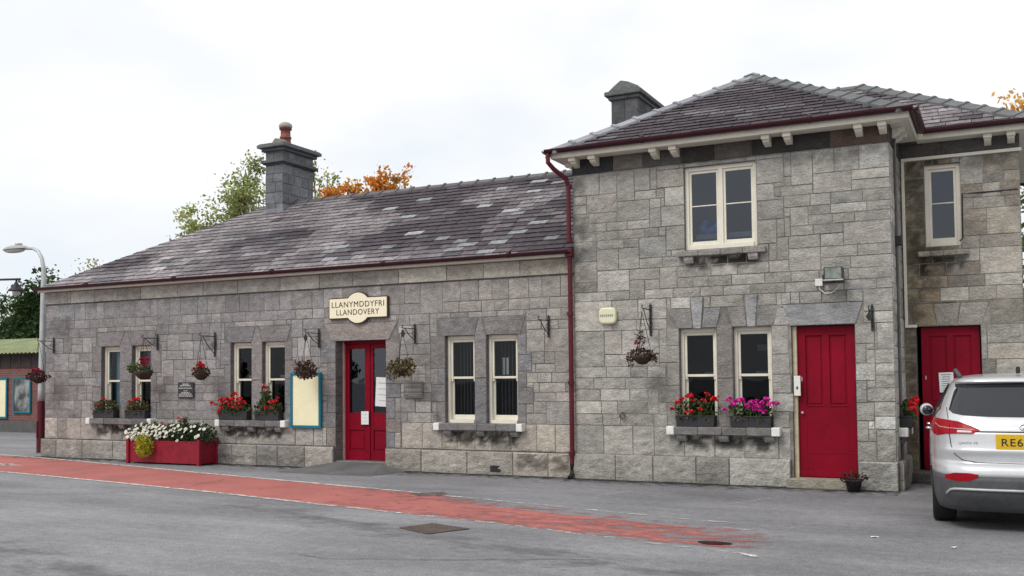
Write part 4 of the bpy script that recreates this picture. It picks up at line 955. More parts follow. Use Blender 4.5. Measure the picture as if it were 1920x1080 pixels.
# iron brackets and hanging baskets
def wall_bracket(x, y, ztop, zbot, label, reach=.42, diamond=True):
    t = thing('wall_bracket', label, 'bracket', (x, y, zbot), 0, 'black iron basket brackets on the stone walls'); h = ztop - zbot
    q = MB(); q.box(-.02, .02, -.028, -.012, -.02, h + .04); q.tube([(0, -.02, h + .04), (0, -.02, h + .075)], [.02, .004], 6); q.build('back_plate', IRON, t, bevel=.003)
    q = MB(); q.tube([(0, -.02, h - .03), (0, -reach, h - .03)], .009, 6); q.tube([(0, -reach, h - .03), (0, -reach - .03, h), (0, -reach - .01, h + .025), (0, -reach + .02, h + .01)], .008, 6); q.build('arm', IRON, t)
    q = MB(); q.tube([(0, -.02, .04), (0, -reach * .45, h * .42), (0, -reach * .85, h - .04)], .008, 6); q.tube([(0, -.02, h * .45)] + [(0, -.07 - .05 * math.cos(a), h * .52 + .05 * math.sin(a)) for a in [i * .7 for i in range(8)]], .006, 6); q.build('brace', IRON, t)
    if diamond:
        q = MB(); q.prism([(0, -.07), (.045, 0), (0, .07), (-.045, 0)], lambda u, z, d: (u, -reach + .0 + d, h - .13 + z), -.012, .012); q.tube([(0, -reach, h - .03), (0, -reach, h - .07)], .005, 5); q.build('pendant', IRON, t)
    return t
BR = [(-19.2, 2.64, 2.36, 'bracket at the far left end of the hall wall beside the lamp post'), (-16.0, 2.62, 2.36, 'bracket just right of the window with the blue blind, holding a leafy basket'), (-14.40, 2.62, 2.19, 'long bracket above the dark wall plaque'), (-11.765, 2.61, 2.32, 'bracket between the notice board and the glazed red doors'), (-9.59, 2.63, 2.35, 'bracket right of the glazed red doors above the pale stone plaque'), (-6.91, 2.69, 2.39, 'empty bracket beside the maroon downpipe with no basket'), (-5.075, 2.80, 2.37, 'bracket on the house wall near the cream alarm box'), (-1.686, 2.65, 2.35, 'empty bracket right of the first plain red door')]
for i, (x, zt, zb, lb) in enumerate(BR):
    wall_bracket(x, GY - .018 if x > -6.4 else -.018, zt, zb, lb, diamond=i in (3, 4, 7))
def basket(x, z, ztop, y, label, leaves, blooms, bkind, bcols, r=(.19, .19, .13), extra=None, n=300, bowl=.15):
    t = thing('hanging_basket', label, 'hanging basket', (x, y, z), rng.uniform(0, 6) * 0, 'hanging baskets along the station front')
    q = MB(); q.lathe(0, 0, [(0.001, -bowl * .95), (bowl * .4, -bowl * .88), (bowl * .75, -bowl * .6), (bowl * .95, -bowl * .25), (bowl, 0), (bowl * .9, 0), (.001, -.02)], 18); q.build('bowl', mat('coir liner', (.05, .035, .025, 1), rough=.95, namt=.3, bump=.5) if 'coir liner' not in bpy.data.materials else bpy.data.materials['coir liner'], t, smooth=True)
    for k in range(3):
        a = 2 * math.pi * k / 3 + .5; q = MB(); q.tube([(math.cos(a) * bowl, math.sin(a) * bowl, 0), (0, 0, ztop - z)], .0045, 5); q.build('chain', IRON, t)
    q = MB(); leafmass(q, (0, 0, .02), r, n, .055, leaves, rng, .35, .7)
    if extra: extra(q)
    q.build('foliage', LEAF, t)
    for (u, v, zz, s) in blooms: flower_head(t, (u, v, zz), bkind, bcols, s)
    return t
basket(-19.2, 1.80, 2.60, -.42, 'wide maroon leafed basket hanging at the lamp post', MAR, [(rng.uniform(-.12, .15), -.05, rng.uniform(.08, .2), 1.0) for _ in range(8)], 'crimson', CRIM, (.3, .24, .14), n=420)
basket(-15.98, 1.90, 2.58, -.42, 'dark basket with green leaves trailing left and crimson flowers on top', GREEN, [(rng.uniform(-.02, .22), -.05, rng.uniform(.12, .27), 1.1) for _ in range(9)], 'crimson', CRIM, (.17, .17, .12), lambda q: leafmass(q, (-.24, -.03, .06), (.2, .1, .12), 170, .06, GREEN, rng, .2), n=90, bowl=.19)
basket(-14.40, 1.84, 2.58, -.42, 'small brown basket with one bright red bloom above the dark plaque', BROWN, [(.03, -.08, .15, 1.5), (.08, -.06, .13, 1.5), (.06, -.1, .19, 1.3), (-.14, -.05, .1, .7)], 'red', RED, (.2, .18, .12))
basket(-11.77, 1.86, 2.55, -.42, 'round withered brown basket hanging in front of the teal notice board', BROWN + [(.13, .085, .065)], [], 'red', RED, (.24, .2, .2), lambda q: leafmass(q, (-.14, 0, .1), (.16, .1, .13), 90, .05, [(.13, .08, .06)], rng, .1), n=460)
basket(-9.62, 1.88, 2.57, -.42, 'olive and yellowing basket beside the glazed red doors', OLIVE + [(.16, .10, .03), (.2, .12, .03)], [(.2, -.05, .2, .9), (.24, 0, .17, .8)], 'white', [(.6, .58, .5)], (.28, .22, .19), lambda q: leafmass(q, (-.2, -.03, -.08), (.13, .1, .16), 120, .05, [(.15, .07, .025), (.12, .09, .03)], rng, .1), n=420)
basket(-5.08, 2.02, 2.72, -.5, 'dark red straggly basket on the house wall with upright sprigs', MAR + BROWN, [(-.07, -.08, .2, .8)], 'crimson', CRIM, (.2, .18, .12), lambda q: (leafmass(q, (-.05, 0, .26), (.1, .08, .15), 80, .05, MAR, rng, .1), leafmass(q, (-.2, -.02, -.06), (.06, .06, .13), 60, .05, BROWN, rng, .1), leafmass(q, (.2, -.02, -.02), (.07, .06, .1), 60, .05, BROWN, rng, .1)), n=230)
# red planter with daisies
t = thing('planter', 'long red wooden planter box full of white daisies with one yellow bush', 'planter', (-15.27, -.33, 0))
REDW = mat('red planter paint', (.22, .008, .022, 1), rough=.55, nscale=5, namt=.25, n2=30, n2amt=.15, bump=.2)
PX, PY, PH = .97, .24, .52
for nm, bx in (('front_board', (-PX, PX, -PY, -PY + .03, .03, PH - .04)), ('back_board', (-PX, PX, PY - .03, PY, .03, PH - .04)), ('end_board', (-PX, -PX + .03, -PY + .031, PY - .031, .03, PH - .04)), ('end_board', (PX - .03, PX, -PY + .031, PY - .031, .03, PH - .04))):
    q = MB(); q.box(*bx); q.build(nm, REDW, t, bevel=.006)
for sx in (-1, 1):
    for sy in (-1, 1):
        q = MB(); q.box(sx * PX - .035, sx * PX + .035, sy * PY - .035, sy * PY + .035, 0, PH); q.build('corner_post', REDW, t, bevel=.006)
q = MB(); q.box(-PX + .031, PX - .031, -PY + .031, PY - .031, .3, .44); q.build('soil', BARK, t)
q = MB(); DG = [(.02, .04, .018), (.03, .055, .02), (.045, .075, .028)]
leafmass(q, (-.5, 0, .62), (.58, .32, .24), 900, .06, GREEN, rng, .3); leafmass(q, (.2, 0, .62), (.55, .3, .22), 800, .06, DG + GREEN[:2], rng, .3); leafmass(q, (.75, 0, .58), (.45, .3, .26), 800, .06, DG, rng, .3); leafmass(q, (.25, .08, .85), (.12, .1, .12), 90, .06, GREEN, rng, .2)
q.build('foliage', LEAF, t)
q = MB()
def daisy(q, p, s):
    nrm = Vector((rng.uniform(-.5, .5), -1 + rng.uniform(-.2, .3), rng.uniform(.3, 1.2))).normalized(); a = nrm.cross(Vector((0, 0, 1))).normalized(); b_ = nrm.cross(a); p = Vector(p)
    for k in range(9):
        an = 2 * math.pi * k / 9; d = a * math.cos(an) + b_ * math.sin(an); e_ = a * -math.sin(an) + b_ * math.cos(an)
        f = rng.uniform(.85, 1.05); q.face([p + d * s * .2 - e_ * s * .1, p + d * s * .85 - e_ * s * .2, p + d * s, p + d * s * .85 + e_ * s * .2, p + d * s * .2 + e_ * s * .1], (.74 * f, .73 * f, .66 * f))
    c5 = [p + nrm * .006 + (a * math.cos(k) + b_ * math.sin(k)) * s * .25 for k in [2 * math.pi * i / 6 for i in range(6)]]; q.face(c5, (.65, .42, .04))
for (cx, n_, rx, zc, rz) in ((-.72, 50, .34, .64, .19), (-.3, 27, .28, .65, .17), (.05, 20, .3, .72, .13), (.3, 14, .3, .62, .18), (.75, 13, .34, .70, .16)):
    for _ in range(n_):
        a = rng.uniform(0, 6.28); r_ = math.sqrt(rng.random()); u = cx + rx * r_ * math.cos(a); zz = zc + rz * r_ * math.sin(a)
        daisy(q, (u, -.27 - rng.uniform(0, .06) + abs(zz - .6) * .5, zz), rng.uniform(.03, .042))
q.build('daisies', PETAL, t)
q = MB(); leafmass(q, (-.42, -.34, .38), (.23, .17, .25), 900, .045, [(.50, .46, .02), (.36, .38, .02), (.58, .52, .03), (.22, .27, .02)], rng, .5); q.build('yellow_bush', LEAF, t)
for (u, zz) in ((.22, .93), (.3, .9), (-.2, .8)): flower_head(t, (u, -.05, zz), 'pink', PINK, 1.0)
# name sign
t = thing('station_sign', 'cream name board with a round centre above the glazed red doors', 'sign', (-10.83, -.02, 3.035))
def roundel(hw, hh, r):
    a0 = math.asin(hh / r); pts = [(hw, -hh), (hw, hh)]; pts += [(r * math.cos(a), r * math.sin(a)) for a in [a0 + (math.pi - 2 * a0) * i / 20 for i in range(21)]]
    pts += [(-hw, hh), (-hw, -hh)] + [(r * math.cos(a), r * math.sin(a)) for a in [math.pi + a0 + (math.pi - 2 * a0) * i / 20 for i in range(21)]]
    return pts
LP0 = lambda u, z, d: (u, -d, z)
q = MB(); q.prism(roundel(.672, .203, .305), LP0, .0, .045); q.build('backing', SIGNE, t)
q = MB(); q.prism(roundel(.650, .183, .285), LP0, .0455, .055); q.build('face_panel', SIGNC, t)
text('LLANYMDDYFRI', t, 'lettering', (0, -.056, .07), 1.19, .105, INK); text('LLANDOVERY', t, 'lettering', (0, -.056, -.078), .97, .105, INK)
# notice board, plaques
def framed(name, label, cat, x0, x1, y, z0, z1, fm, pm_, fw=.05, group=None, th=.05):
    t = thing(name, label, cat, ((x0 + x1) / 2, y, z0), 0, group); hw = (x1 - x0) / 2; h = z1 - z0
    q = MB(); q.box(-hw, -hw + fw, -th, 0, 0, h); q.box(hw - fw, hw, -th, 0, 0, h); q.box(-hw + fw, hw - fw, -th, 0, 0, fw); q.box(-hw + fw, hw - fw, -th, 0, h - fw, h); q.build('frame', fm, t, bevel=.006)
    q = MB(); q.box(-hw + fw, hw - fw, -th * .6, -.002, fw, h - fw); q.build('poster', pm_, t)
    return t
framed('notice_board', 'blank cream notice board in a teal frame on the hall wall', 'notice board', -12.44, -11.70, -.02, .755, 1.83, TEAL, PAPERC, .055)
def plaque(name, label, x0, x1, z0, z1, m_, lm, rows):
    t = thing(name, label, 'plaque', ((x0 + x1) / 2, -.018, z0)); hw = (x1 - x0) / 2; h = z1 - z0
    q = MB(); q.box(-hw, hw, -.03, 0, 0, h); q.build('panel', m_, t, bevel=.006)
    for (zc, wd, hh) in rows:
        q = MB(); u = -wd * hw
        while u < wd * hw: l_ = rng.uniform(.03, .07); q.box(u, min(u + l_, wd * hw), -.032, -.0301, h * zc - hh, h * zc + hh); u += l_ + .012
        q.build('inscription', lm, t)
plaque('wall_plaque', 'small dark plaque with pale lettering between two hanging baskets', -15.40, -14.97, 1.335, 1.66, SLATEPLQ, PALEINK, [(.88, .4, .012), (.78, .7, .012), (.62, .85, .01), (.45, .25, .008), (.33, .5, .012), (.24, .8, .01), (.12, .9, .012)])
plaque('stone_plaque', 'pale grey stone plaque right of the glazed red doors', -9.83, -9.43, 1.335, 1.635, mat('grey plaque stone', (.17, .16, .15, 1), rough=.8, namt=.15, bump=.3), PALEINK, [(.8, .85, .005), (.55, .85, .007), (.45, .7, .006), (.28, .85, .005), (.18, .5, .005)])
# papers on doors
def paper(label, x, y, z, wd, h, rows, tilt=0, top=None):
    t = thing('paper_notice', label, 'notice', (x, y, z), 0, 'paper notices on the red doors'); q = MB(); q.box(-wd / 2, wd / 2, -.003, 0, 0, h); q.build('sheet', PAPERW, t)
    for k in range(rows):
        q = MB(); zc = h * (1 - (k + 1) / (rows + 1)); l_ = wd * rng.uniform(.25, .42)
        q.box(-l_, l_, -.0038, -.0031, zc - h * .014, zc + h * .014); q.build('print_line', INK if rows > 5 else PALEINK, t)
    t.rotation_euler = (0, tilt, 0); return t
paper('white sticker where the two glazed red doors meet', -10.86, .195, .83, .17, .25, 3, 0)
paper('pale sheet inside the right glazed door pane', -10.49, .245, 1.17, .34, .55, 4, R(3))
paper('printed white sheet on the red door behind the silver car', -.79, WY + .088, 1.40, .21, .31, 8, R(-2))
# alarm box, floodlight, junction box, intercom plate, iron ring, vent
t = thing('alarm_box', 'cream alarm bell box high on the house wall', 'alarm box', (-5.80, GY - .015, 2.56))
q = MB(); q.prism([(-.11, 0), (.11, 0), (.15, .05), (.15, .22), (.11, .275), (-.11, .275), (-.15, .22), (-.15, .05)], LP0, 0, .09); q.build('cover', PLASTICC, t, bevel=.03)
q = MB()
for k in range(7): q.box(-.12 + k * .034, -.12 + k * .034 + .022, -.0925, -.0905, .12, .16)
q.build('label_print', mat('grey print', (.25, .28, .25, 1), namt=.1), t)
t = thing('floodlight', 'grey floodlight on an arm above the first plain red door', 'floodlight', (-2.19, GY - .015, 3.03))
q = MB(); q.box(-.19, -.02, -.03, 0, .04, .16); q.box(-.02, .02, -.2, 0, .03, .06); q.build('arm_plate', IRON, t, bevel=.004)
q = MB(); q.prism([(-.05, .02), (-.24, .06), (-.26, .25), (-.10, .23)], lambda a, z, d: (d, a, z), -.135, .135); q.build('housing', mat('dark metal', (.05, .05, .055, 1), rough=.5, namt=.1), t, bevel=.01)
q = MB(); q.face([(-.115, -.2445, .08), (.115, -.2445, .08), (.115, -.2605, .235), (-.115, -.2605, .235)]); q.build('lens', mat('lamp lens', (.22, .25, .22, 1), rough=.15, nscale=10, namt=.35, spec=.5), t)
q = MB(); q.boxp(LP0, -.14, .14, .045, .065, .2, .265); q.build('front_rim', STEEL, t, bevel=.003)
t = thing('junction_box', 'small white electrical box with a hanging cable beside the floodlight', 'junction box', (-2.425, GY - .018, 3.02))
q = MB(); q.box(-.055, .055, -.06, 0, 0, .11); q.build('box_body', PLASTICW, t, bevel=.008); q = MB(); q.tube([(.0, -.03, 0), (.01, -.03, -.05), (.08, -.02, -.11), (.16, -.014, -.11), (.24, -.012, -.06), (.3, -.012, .02)], .007, 6); q.build('cable', PLASTICW, t)
t = thing('intercom_plate', 'narrow white entry plate on the left edge of the first plain red door', 'intercom', (-2.79, -.012, 1.38))
q = MB(); q.box(-.048, .048, -.03, 0, 0, .3); q.build('plate', PLASTICW, t, bevel=.004); q = MB(); q.box(-.012, .012, -.036, -.0305, .10, .14); q.build('button', IRON, t)
t = thing('iron_ring', 'old rusty iron tethering ring low on the house wall', 'ring', (-5.58, GY - .02, 1.05)); RUST = mat('rusty iron', (.10, .06, .04, 1), rough=.9, namt=.35)
q = MB(); q.tube([(.045 * math.cos(a), -.02, .0 + .045 * math.sin(a)) for a in [2 * math.pi * i / 16 for i in range(17)]], .009, 6); q.build('ring', RUST, t); q = MB(); q.tube([(0, 0, .05), (0, -.03, .05)], .014, 8); q.build('staple', RUST, t)
# plant pot by the door
t = thing('plant_pot', 'dark pot of withered brown plants on the ground by the first plain red door', 'plant pot', (-1.97, -.34, .0))
q = MB(); q.lathe(0, 0, [(.001, 0), (.085, 0), (.115, .15), (.125, .155), (.125, .18), (.11, .18), (.10, .15), (.001, .15)], 20); q.build('pot', TROUGH, t, smooth=True)
q = MB(); leafmass(q, (0, 0, .2), (.2, .18, .10), 170, .06, BROWN + MAR, rng, .2, .5); q.build('foliage', LEAF, t)
for _ in range(9):
    pass
# covers in the road
RUSTY = mat('worn cast iron', (.15, .115, .10, 1), rough=.8, nscale=6, namt=.25, n2=40, n2amt=.25, bump=.3)
def cover(label, pts, slats):
    cx = sum(p[0] for p in pts) / 4; cy = sum(p[1] for p in pts) / 4; t = thing('drain_cover', label, 'drain cover', (cx, cy, .004)); L_ = [Vector((p[0] - cx, p[1] - cy, 0)) for p in pts]
    q = MB(); q.face([v + Vector((0, 0, .001)) for v in L_]); q.build('frame', mat('dark grate recess', (.028, .024, .022, 1), rough=.9, namt=.3) if 'dark grate recess' not in bpy.data.materials else bpy.data.materials['dark grate recess'], t)
    q = MB()
    for k in range(slats):
        a, b_ = (k + .2) / slats, (k + .68) / slats
        A = L_[0].lerp(L_[1], a); B = L_[0].lerp(L_[1], b_); C_ = L_[3].lerp(L_[2], b_); D_ = L_[3].lerp(L_[2], a); up = Vector((0, 0, .007))
        q.face([A + up, B + up, C_ + up, D_ + up]); q.face([A, B, B + up, A + up]); q.face([D_, A, A + up, D_ + up]); q.face([B, C_, C_ + up, B + up])
    q.build('grate', RUSTY, t)
cover('large rusty grated drain cover in the tarmac in front of the red lane', [(-6.20, -5.80), (-5.66, -6.06), (-5.40, -5.56), (-6.02, -5.36)], 12)
cover('small iron cover in the tarmac between the red lane and the hall wall', [(-7.86, -2.92), (-7.62, -3.14), (-7.22, -2.9), (-7.48, -2.62)], 5)
t = tag(MB().build('patch', RUST), None, None) if False else None
q = MB(); q.face([(-2.66 + .17 * math.cos(a) * (1 + .2 * math.sin(3 * a)), -5.42 + .10 * math.sin(a), .0105) for a in [2 * math.pi * i / 14 for i in range(14)]], (.36, 0, 0)); structure(q.build('tarmac_stain', paint_mat('dark red stain', (.035, .012, .010, 1), .4, 7.0)))
for i, (x, y, a, lb) in enumerate(((-1.24, -4.40, .3, 'scrap of white litter on the tarmac near the silver car'), (-.47, -4.75, 1.2, 'tiny pale scrap on the tarmac at the right edge below the car'))):
    q = MB(); q.grid([(u * .04 - .04, v * .018 - .018, .004 + .008 * ((u + v) % 2)) for v in range(3) for u in range(3)], 2, 2); o = q.build('litter', PAPERW); o.location = (x, y, .002); o.rotation_euler = (0, 0, a); tag(o, lb, 'litter', 'litter on the tarmac')

# ================================================================ street lamp, lantern, outbuilding
t = thing('street_lamp', 'grey lamp post with maroon base and curved arm at the left end of the hall', 'street lamp', (-20.69, .82, 0))
q = MB(); q.tube([(0, 0, 1.231), (0, 0, 1.5), (.04, 0, 4.2), (.03, 0, 4.45), (-.03, -.0, 4.68), (-.16, 0, 4.86), (-.34, 0, 4.94), (-.62, 0, 4.96)], [.08, .077, .06, .05, .045, .04, .038, .036], 14); q.build('pole', STEEL, t, smooth=True)
q = MB(); q.tube([(0, 0, 0), (0, 0, 1.23)], [.10, .094], 16); q.box(-.02, .02, -.119, -.10, .35, .75); q.build('base_column', MAROON2, t, smooth=False)
q = MB()
def ell(q, c, prof, rx, ry, n=20):
    q.lathe(c[0], c[1], [(r_, c[2] + z) for r_, z in prof], n, sx=rx, sy=ry)
ell(q, (-.98, 0, 4.97), [(1, -.012), (1, .0), (.93, .03), (.75, .06), (.45, .085), (.15, .095), (.001, .095)], .45, .15); q.box(-.95, -.80, -.05, .05, 5.05, 5.10); q.build('head', mat('aged grey casing', (.36, .37, .36, 1), rough=.6, namt=.12), t, smooth=True)
q = MB(); ell(q, (-1.02, 0, 4.945), [(1, .0), (.9, -.035), (.6, -.06), (.001, -.07)], .36, .13); q.build('bowl', mat('milky lamp bowl', (.5, .52, .5, 1), rough=.25, namt=.06, spec=.5), t, smooth=True)
t = thing('platform_lantern', 'black heritage lantern hanging from an arm at the left edge', 'lantern', (-25.4, 2, 0))
q = MB(); q.tube([(0, 0, 0), (0, 0, .6), (0, 0, .7), (0, 0, 4.7)], [.09, .09, .055, .05], 12); q.build('post', IRON, t)
q = MB(); q.tube([(0, 0, 4.45), (1.2, 0, 4.44), (2.33, 0, 4.40)], .03, 8); q.tube([(0, 0, 4.1), (.5, 0, 4.3), (.9, 0, 4.42)], .02, 6); q.tube([(2.18, 0, 4.40), (2.18, 0, 4.31)], .025, 8); q.build('arm', IRON, t)
q = MB(); q.lathe(2.18, 0, [(.001, 4.33), (.045, 4.32), (.06, 4.27), (.095, 4.255), (.095, 4.22), (.13, 4.18), (.20, 4.11), (.20, 4.095), (.12, 4.10), (.001, 4.11)], 20); q.build('shade', IRON, t, smooth=True)
q = MB(); q.lathe(2.18, 0, [(.09, 4.095), (.10, 4.04), (.08, 3.98), (.001, 3.96)], 16); q.build('lamp_bowl', mat('grey lamp glass', (.45, .48, .48, 1), rough=.2, namt=.05, spec=.5), t, smooth=True)
M = bpy.data.materials.new('red brick'); M.use_nodes = True; N = M.node_tree.nodes; L = M.node_tree.links; bt = N.new('ShaderNodeTexBrick'); tcn = N.new('ShaderNodeTexCoord'); mpn = N.new('ShaderNodeMapping'); mpn.inputs['Rotation'].default_value = (R(90), 0, 0)
L.new(tcn.outputs['Object'], mpn.inputs[0]); L.new(mpn.outputs[0], bt.inputs['Vector']); bt.inputs['Scale'].default_value = 1; bt.inputs['Brick Width'].default_value = .225; bt.inputs['Row Height'].default_value = .075; bt.inputs['Mortar Size'].default_value = .008
bt.inputs['Color1'].default_value = (.20, .065, .05, 1); bt.inputs['Color2'].default_value = (.13, .045, .045, 1); bt.inputs['Mortar'].default_value = (.17, .14, .13, 1); L.new(bt.outputs['Color'], N['Principled BSDF'].inputs['Base Color']); N['Principled BSDF'].inputs['Roughness'].default_value = .9
t = thing('brick_outbuilding', 'low red brick platform building with a green corrugated roof at the left edge', 'building', (-34, 7.0, 0)); LX0, LX1 = -8, 7.5
q = MB(); q.box(LX0, LX1, 0, 4.6, .38, 2.18); q.build('wall', M, t)
q = MB(); q.box(LX0, LX1, -.05, 4.6, 0, .379); q.build('plinth', mat('grey plinth', (.10, .10, .10, 1), rough=.9, namt=.2), t)
q = MB()
for k in range(60): u = LX0 + (LX1 - LX0) * k / 60; q.box(u + .006, u + (LX1 - LX0) / 60, -.04 - (k % 2) * .012, .06, 2.18, 2.62)
q.build('canopy_boards', mat('dark brown boards', (.045, .032, .03, 1), rough=.8, namt=.3), t)
q = MB(); nn = 420; P_ = []
for (y, z) in ((-.35, 2.66), (.9, 2.95), (2.35, 3.29), (4.9, 2.75)):
    for i in range(nn + 1): P_.append((LX0 - .2 + (LX1 - LX0 + .4) * i / nn, y, z + .022 * math.sin(i * 2 * math.pi / 5.2)))
q.grid(P_, nn, 3); q.build('roof', mat('mossy green corrugated sheet', (.235, .265, .145, 1), rough=.8, nscale=1.5, namt=.2, n2=12, n2amt=.15), t)
framed('poster_frame', 'blank cream poster in a teal frame cut by the left edge', 'poster', -31.4, -30.27, 6.99, .45, 1.84, TEAL, PAPERC, .07, 'poster frames on the brick outbuilding')
PM = bpy.data.materials.new('dark photo poster'); PM.use_nodes = True; N = PM.node_tree.nodes; L = PM.node_tree.links; tcn = N.new('ShaderNodeTexCoord'); nzn = N.new('ShaderNodeTexNoise'); nzn.inputs['Scale'].default_value = 2.6; nzn.inputs['Detail'].default_value = 4; L.new(tcn.outputs['Object'], nzn.inputs['Vector'])
rr = N.new('ShaderNodeValToRGB'); rr.color_ramp.elements[0].position = .42; rr.color_ramp.elements[0].color = (.035, .045, .05, 1); rr.color_ramp.elements[1].position = .62; rr.color_ramp.elements[1].color = (.30, .31, .30, 1); L.new(nzn.outputs['Fac'], rr.inputs[0]); L.new(rr.outputs[0], N['Principled BSDF'].inputs['Base Color'])
framed('poster_frame', 'dark photographic poster in a teal frame on the brick outbuilding', 'poster', -29.97, -29.09, 6.99, .64, 1.84, TEAL, PM, .06, 'poster frames on the brick outbuilding')

# ================================================================ trees
def tree(name, label, x, y, h, crown, cols, n, size, seed, cat='tree', group='trees behind the station', bare=0, trunk_r=.22, sparse=.2):
    r_ = random.Random(seed); t = thing(name, label, cat, (x, y, 0), 0, group); q = MB(); lean = r_.uniform(-.3, .3)
    q.tube([(0, 0, 0), (lean * .3, 0, h * .3), (lean, .1, h * .65), (lean * 1.2, .1, h * .85)], [trunk_r, trunk_r * .75, trunk_r * .45, trunk_r * .15], 9); tips = []
    for (cx, cy, cz, rx, ry, rz_) in crown:
        for k in range(7):
            while True:
                p = Vector((r_.uniform(-1, 1), r_.uniform(-1, 1), r_.uniform(-1, 1)))
                if .3 < p.length < 1: break
            e_ = Vector((cx + p.x * rx, cy + p.y * ry, cz + p.z * rz_)); s_ = Vector((lean * .7, 0, min(h * .7, max(h * .2, e_.z * .65)))); mid = s_.lerp(e_, .5) + Vector((r_.uniform(-.2, .2), r_.uniform(-.2, .2), .25))
            q.tube([s_, mid, e_], [trunk_r * .3, trunk_r * .15, .012], 5); tips.append((e_, min(rx, ry, rz_)))
            for _ in range(3):
                f_ = mid.lerp(e_, r_.random()) ; g_ = f_ + Vector((r_.gauss(0, 1), r_.gauss(0, 1), abs(r_.gauss(0, 1)))) * min(rx, rz_) * .35; q.tube([f_, g_], [.02, .006], 4); tips.append((g_, min(rx, rz_) * .7))
    q.build('trunk', BARK, t); q = MB()
    per = max(1, n // len(tips))
    for e_, rr_ in tips:
        k0 = r_.uniform(.65, 1.3); base = r_.choice(cols); cr_ = rr_ * r_.uniform(.28, .55)
        for _ in range(int(per * r_.uniform(.4, 1.6))):
            p = Vector((r_.gauss(0, .5), r_.gauss(0, .5), r_.gauss(0, .42))) * cr_ * 1.25
            k = k0 * r_.uniform(.75, 1.25); q.leaf(e_ + p, size * r_.uniform(.6, 1.3), r_, tuple(c_ * k for c_ in base), .6)
    q.build('crown', LEAF, t); return t
YG = [(.40, .43, .14), (.32, .38, .12), (.46, .46, .22), (.24, .30, .10)]
OR = [(.66, .27, .03), (.70, .34, .05), (.58, .21, .025), (.66, .38, .08)]
EV = [(.032, .062, .02), (.05, .09, .028), (.075, .115, .036)]
tree('ash_tree', 'thin leaved pale green tree left of the hall chimney', -26.6, 14, 9.6, [(-.3, 0, 8.5, 1.4, 1.2, 1.5), (1.0, 0, 8.8, 1.0, 1, 1.5), (-2.2, 0, 7.4, .8, 1, .8)], YG, 6000, .15, 2)
tree('ash_tree', 'wispy nearly bare tree right of the hall chimney', -22.9, 14.5, 9.8, [(0, 0, 9.2, .55, .6, 1.3), (.5, 0, 8.6, .5, .6, 1.0)], YG, 800, .14, 5)
tree('maple_tree', 'orange autumn maple showing above the hall ridge', -19.9, 14, 8.8, [(-.3, 0, 8.0, 1.3, 1.1, .85), (-1.5, 0, 8.0, 1.0, 1, .8), (-1.7, 0, 8.4, .8, .8, .6), (-2.0, 0, 7.6, .7, .8, .8), (1.1, 0, 8.2, .9, .9, .75), (.3, 0, 8.4, .7, .7, .6)], OR, 9000, .15, 3)
tree('maple_tree', 'orange and yellow tree top at the right edge beyond the roof', 2.3, 13, 9.5, [(0, 0, 7.55, 1.9, 1.6, 1.25)], OR, 3600, .17, 8)
tree('laurel_tree', 'dark green bushy tree at the right edge beyond the house corner', 1.7, 8.5, 5.6, [(0, 0, 4.1, 1.5, 1.2, 1.6), (0, 0, 2.3, 1.5, 1.2, 1.4)], GREEN + [(.14, .17, .04)], 6500, .16, 9)
tree('evergreen_tree', 'dense dark evergreen behind the brick outbuilding', -46.2, 20, 7.2, [(0, 0, 5.0, 1.9, 1.6, 2.0), (1.2, 0, 5.6, 1.5, 1.4, 1.5), (2.6, 0, 4.6, 1.6, 1.4, 1.6), (-1.8, 0, 4.0, 1.4, 1.4, 1.3)], EV, 19000, .24, 10)
tree('birch_tree', 'pale yellow green tree at the far left edge behind the evergreen', -51.0, 24, 6.6, [(0, 0, 4.6, 2.0, 1.6, 1.8), (1.4, 0, 4.0, 1.4, 1.4, 1.4)], [(.17, .20, .08), (.13, .17, .06), (.10, .14, .05)], 9000, .24, 11)
tree('birch_tree', 'thin bare twigged tree between the evergreen and the hall roof', -40.5, 19, 7.2, [(0, 0, 6.0, 1.6, 1.2, 1.2)], EV + YG, 1000, .16, 12)
tree('oak_tree', 'mid green tree beyond the outbuilding roof left of the lamp post', -52.5, 30, 6.5, [(0, 0, 4.2, 2.5, 2, 1.8), (3, 0, 4.0, 2.2, 2, 1.6), (6, 0, 4.2, 2.4, 2, 1.8)], GREEN, 12000, .28, 13)

# ================================================================ silver car parked nose-in by the second door
def smooth_interp(tab, x):
    if x <= tab[0][0]: return tab[0][1]
    for (x0, y0), (x1, y1) in zip(tab, tab[1:]):
        if x <= x1: return y0 + (y1 - y0) * (x - x0) / (x1 - x0)
    return tab[-1][1]
cW = [(.22, .90), (.30, .925), (.36, .935), (.48, .942), (.60, .945), (.80, .948), (1.0, .942), (1.10, .925), (1.2, .885), (1.3, .845), (1.42, .79), (1.52, .735), (1.58, .70), (1.63, .655), (1.66, .58), (1.685, .40), (1.695, .0)]
cYR = [(.22, .16), (.34, .06), (.42, .01), (.50, .0), (.66, .0), (.715, .03), (.74, .13), (.80, .105), (.87, .07), (.90, .085), (1.0, .095), (1.06, .10), (1.08, .125), (1.18, .165), (1.24, .205), (1.57, .45), (1.595, .46), (1.60, .40), (1.625, .41), (1.65, .50), (1.67, .75), (1.685, 1.1), (1.695, 2.0)]
cYF = [(.22, 4.45), (.36, 4.62), (.50, 4.69), (.7, 4.67), (.88, 4.58), (.98, 4.35), (1.05, 3.85), (1.10, 3.45), (1.2, 3.2), (1.4, 2.85), (1.55, 2.5), (1.62, 2.3), (1.66, 2.2), (1.685, 2.1), (1.695, 2.02)]
def csl(z): return smooth_interp(cW, z), smooth_interp(cYR, z), smooth_interp(cYF, z)
NEX = 5.5
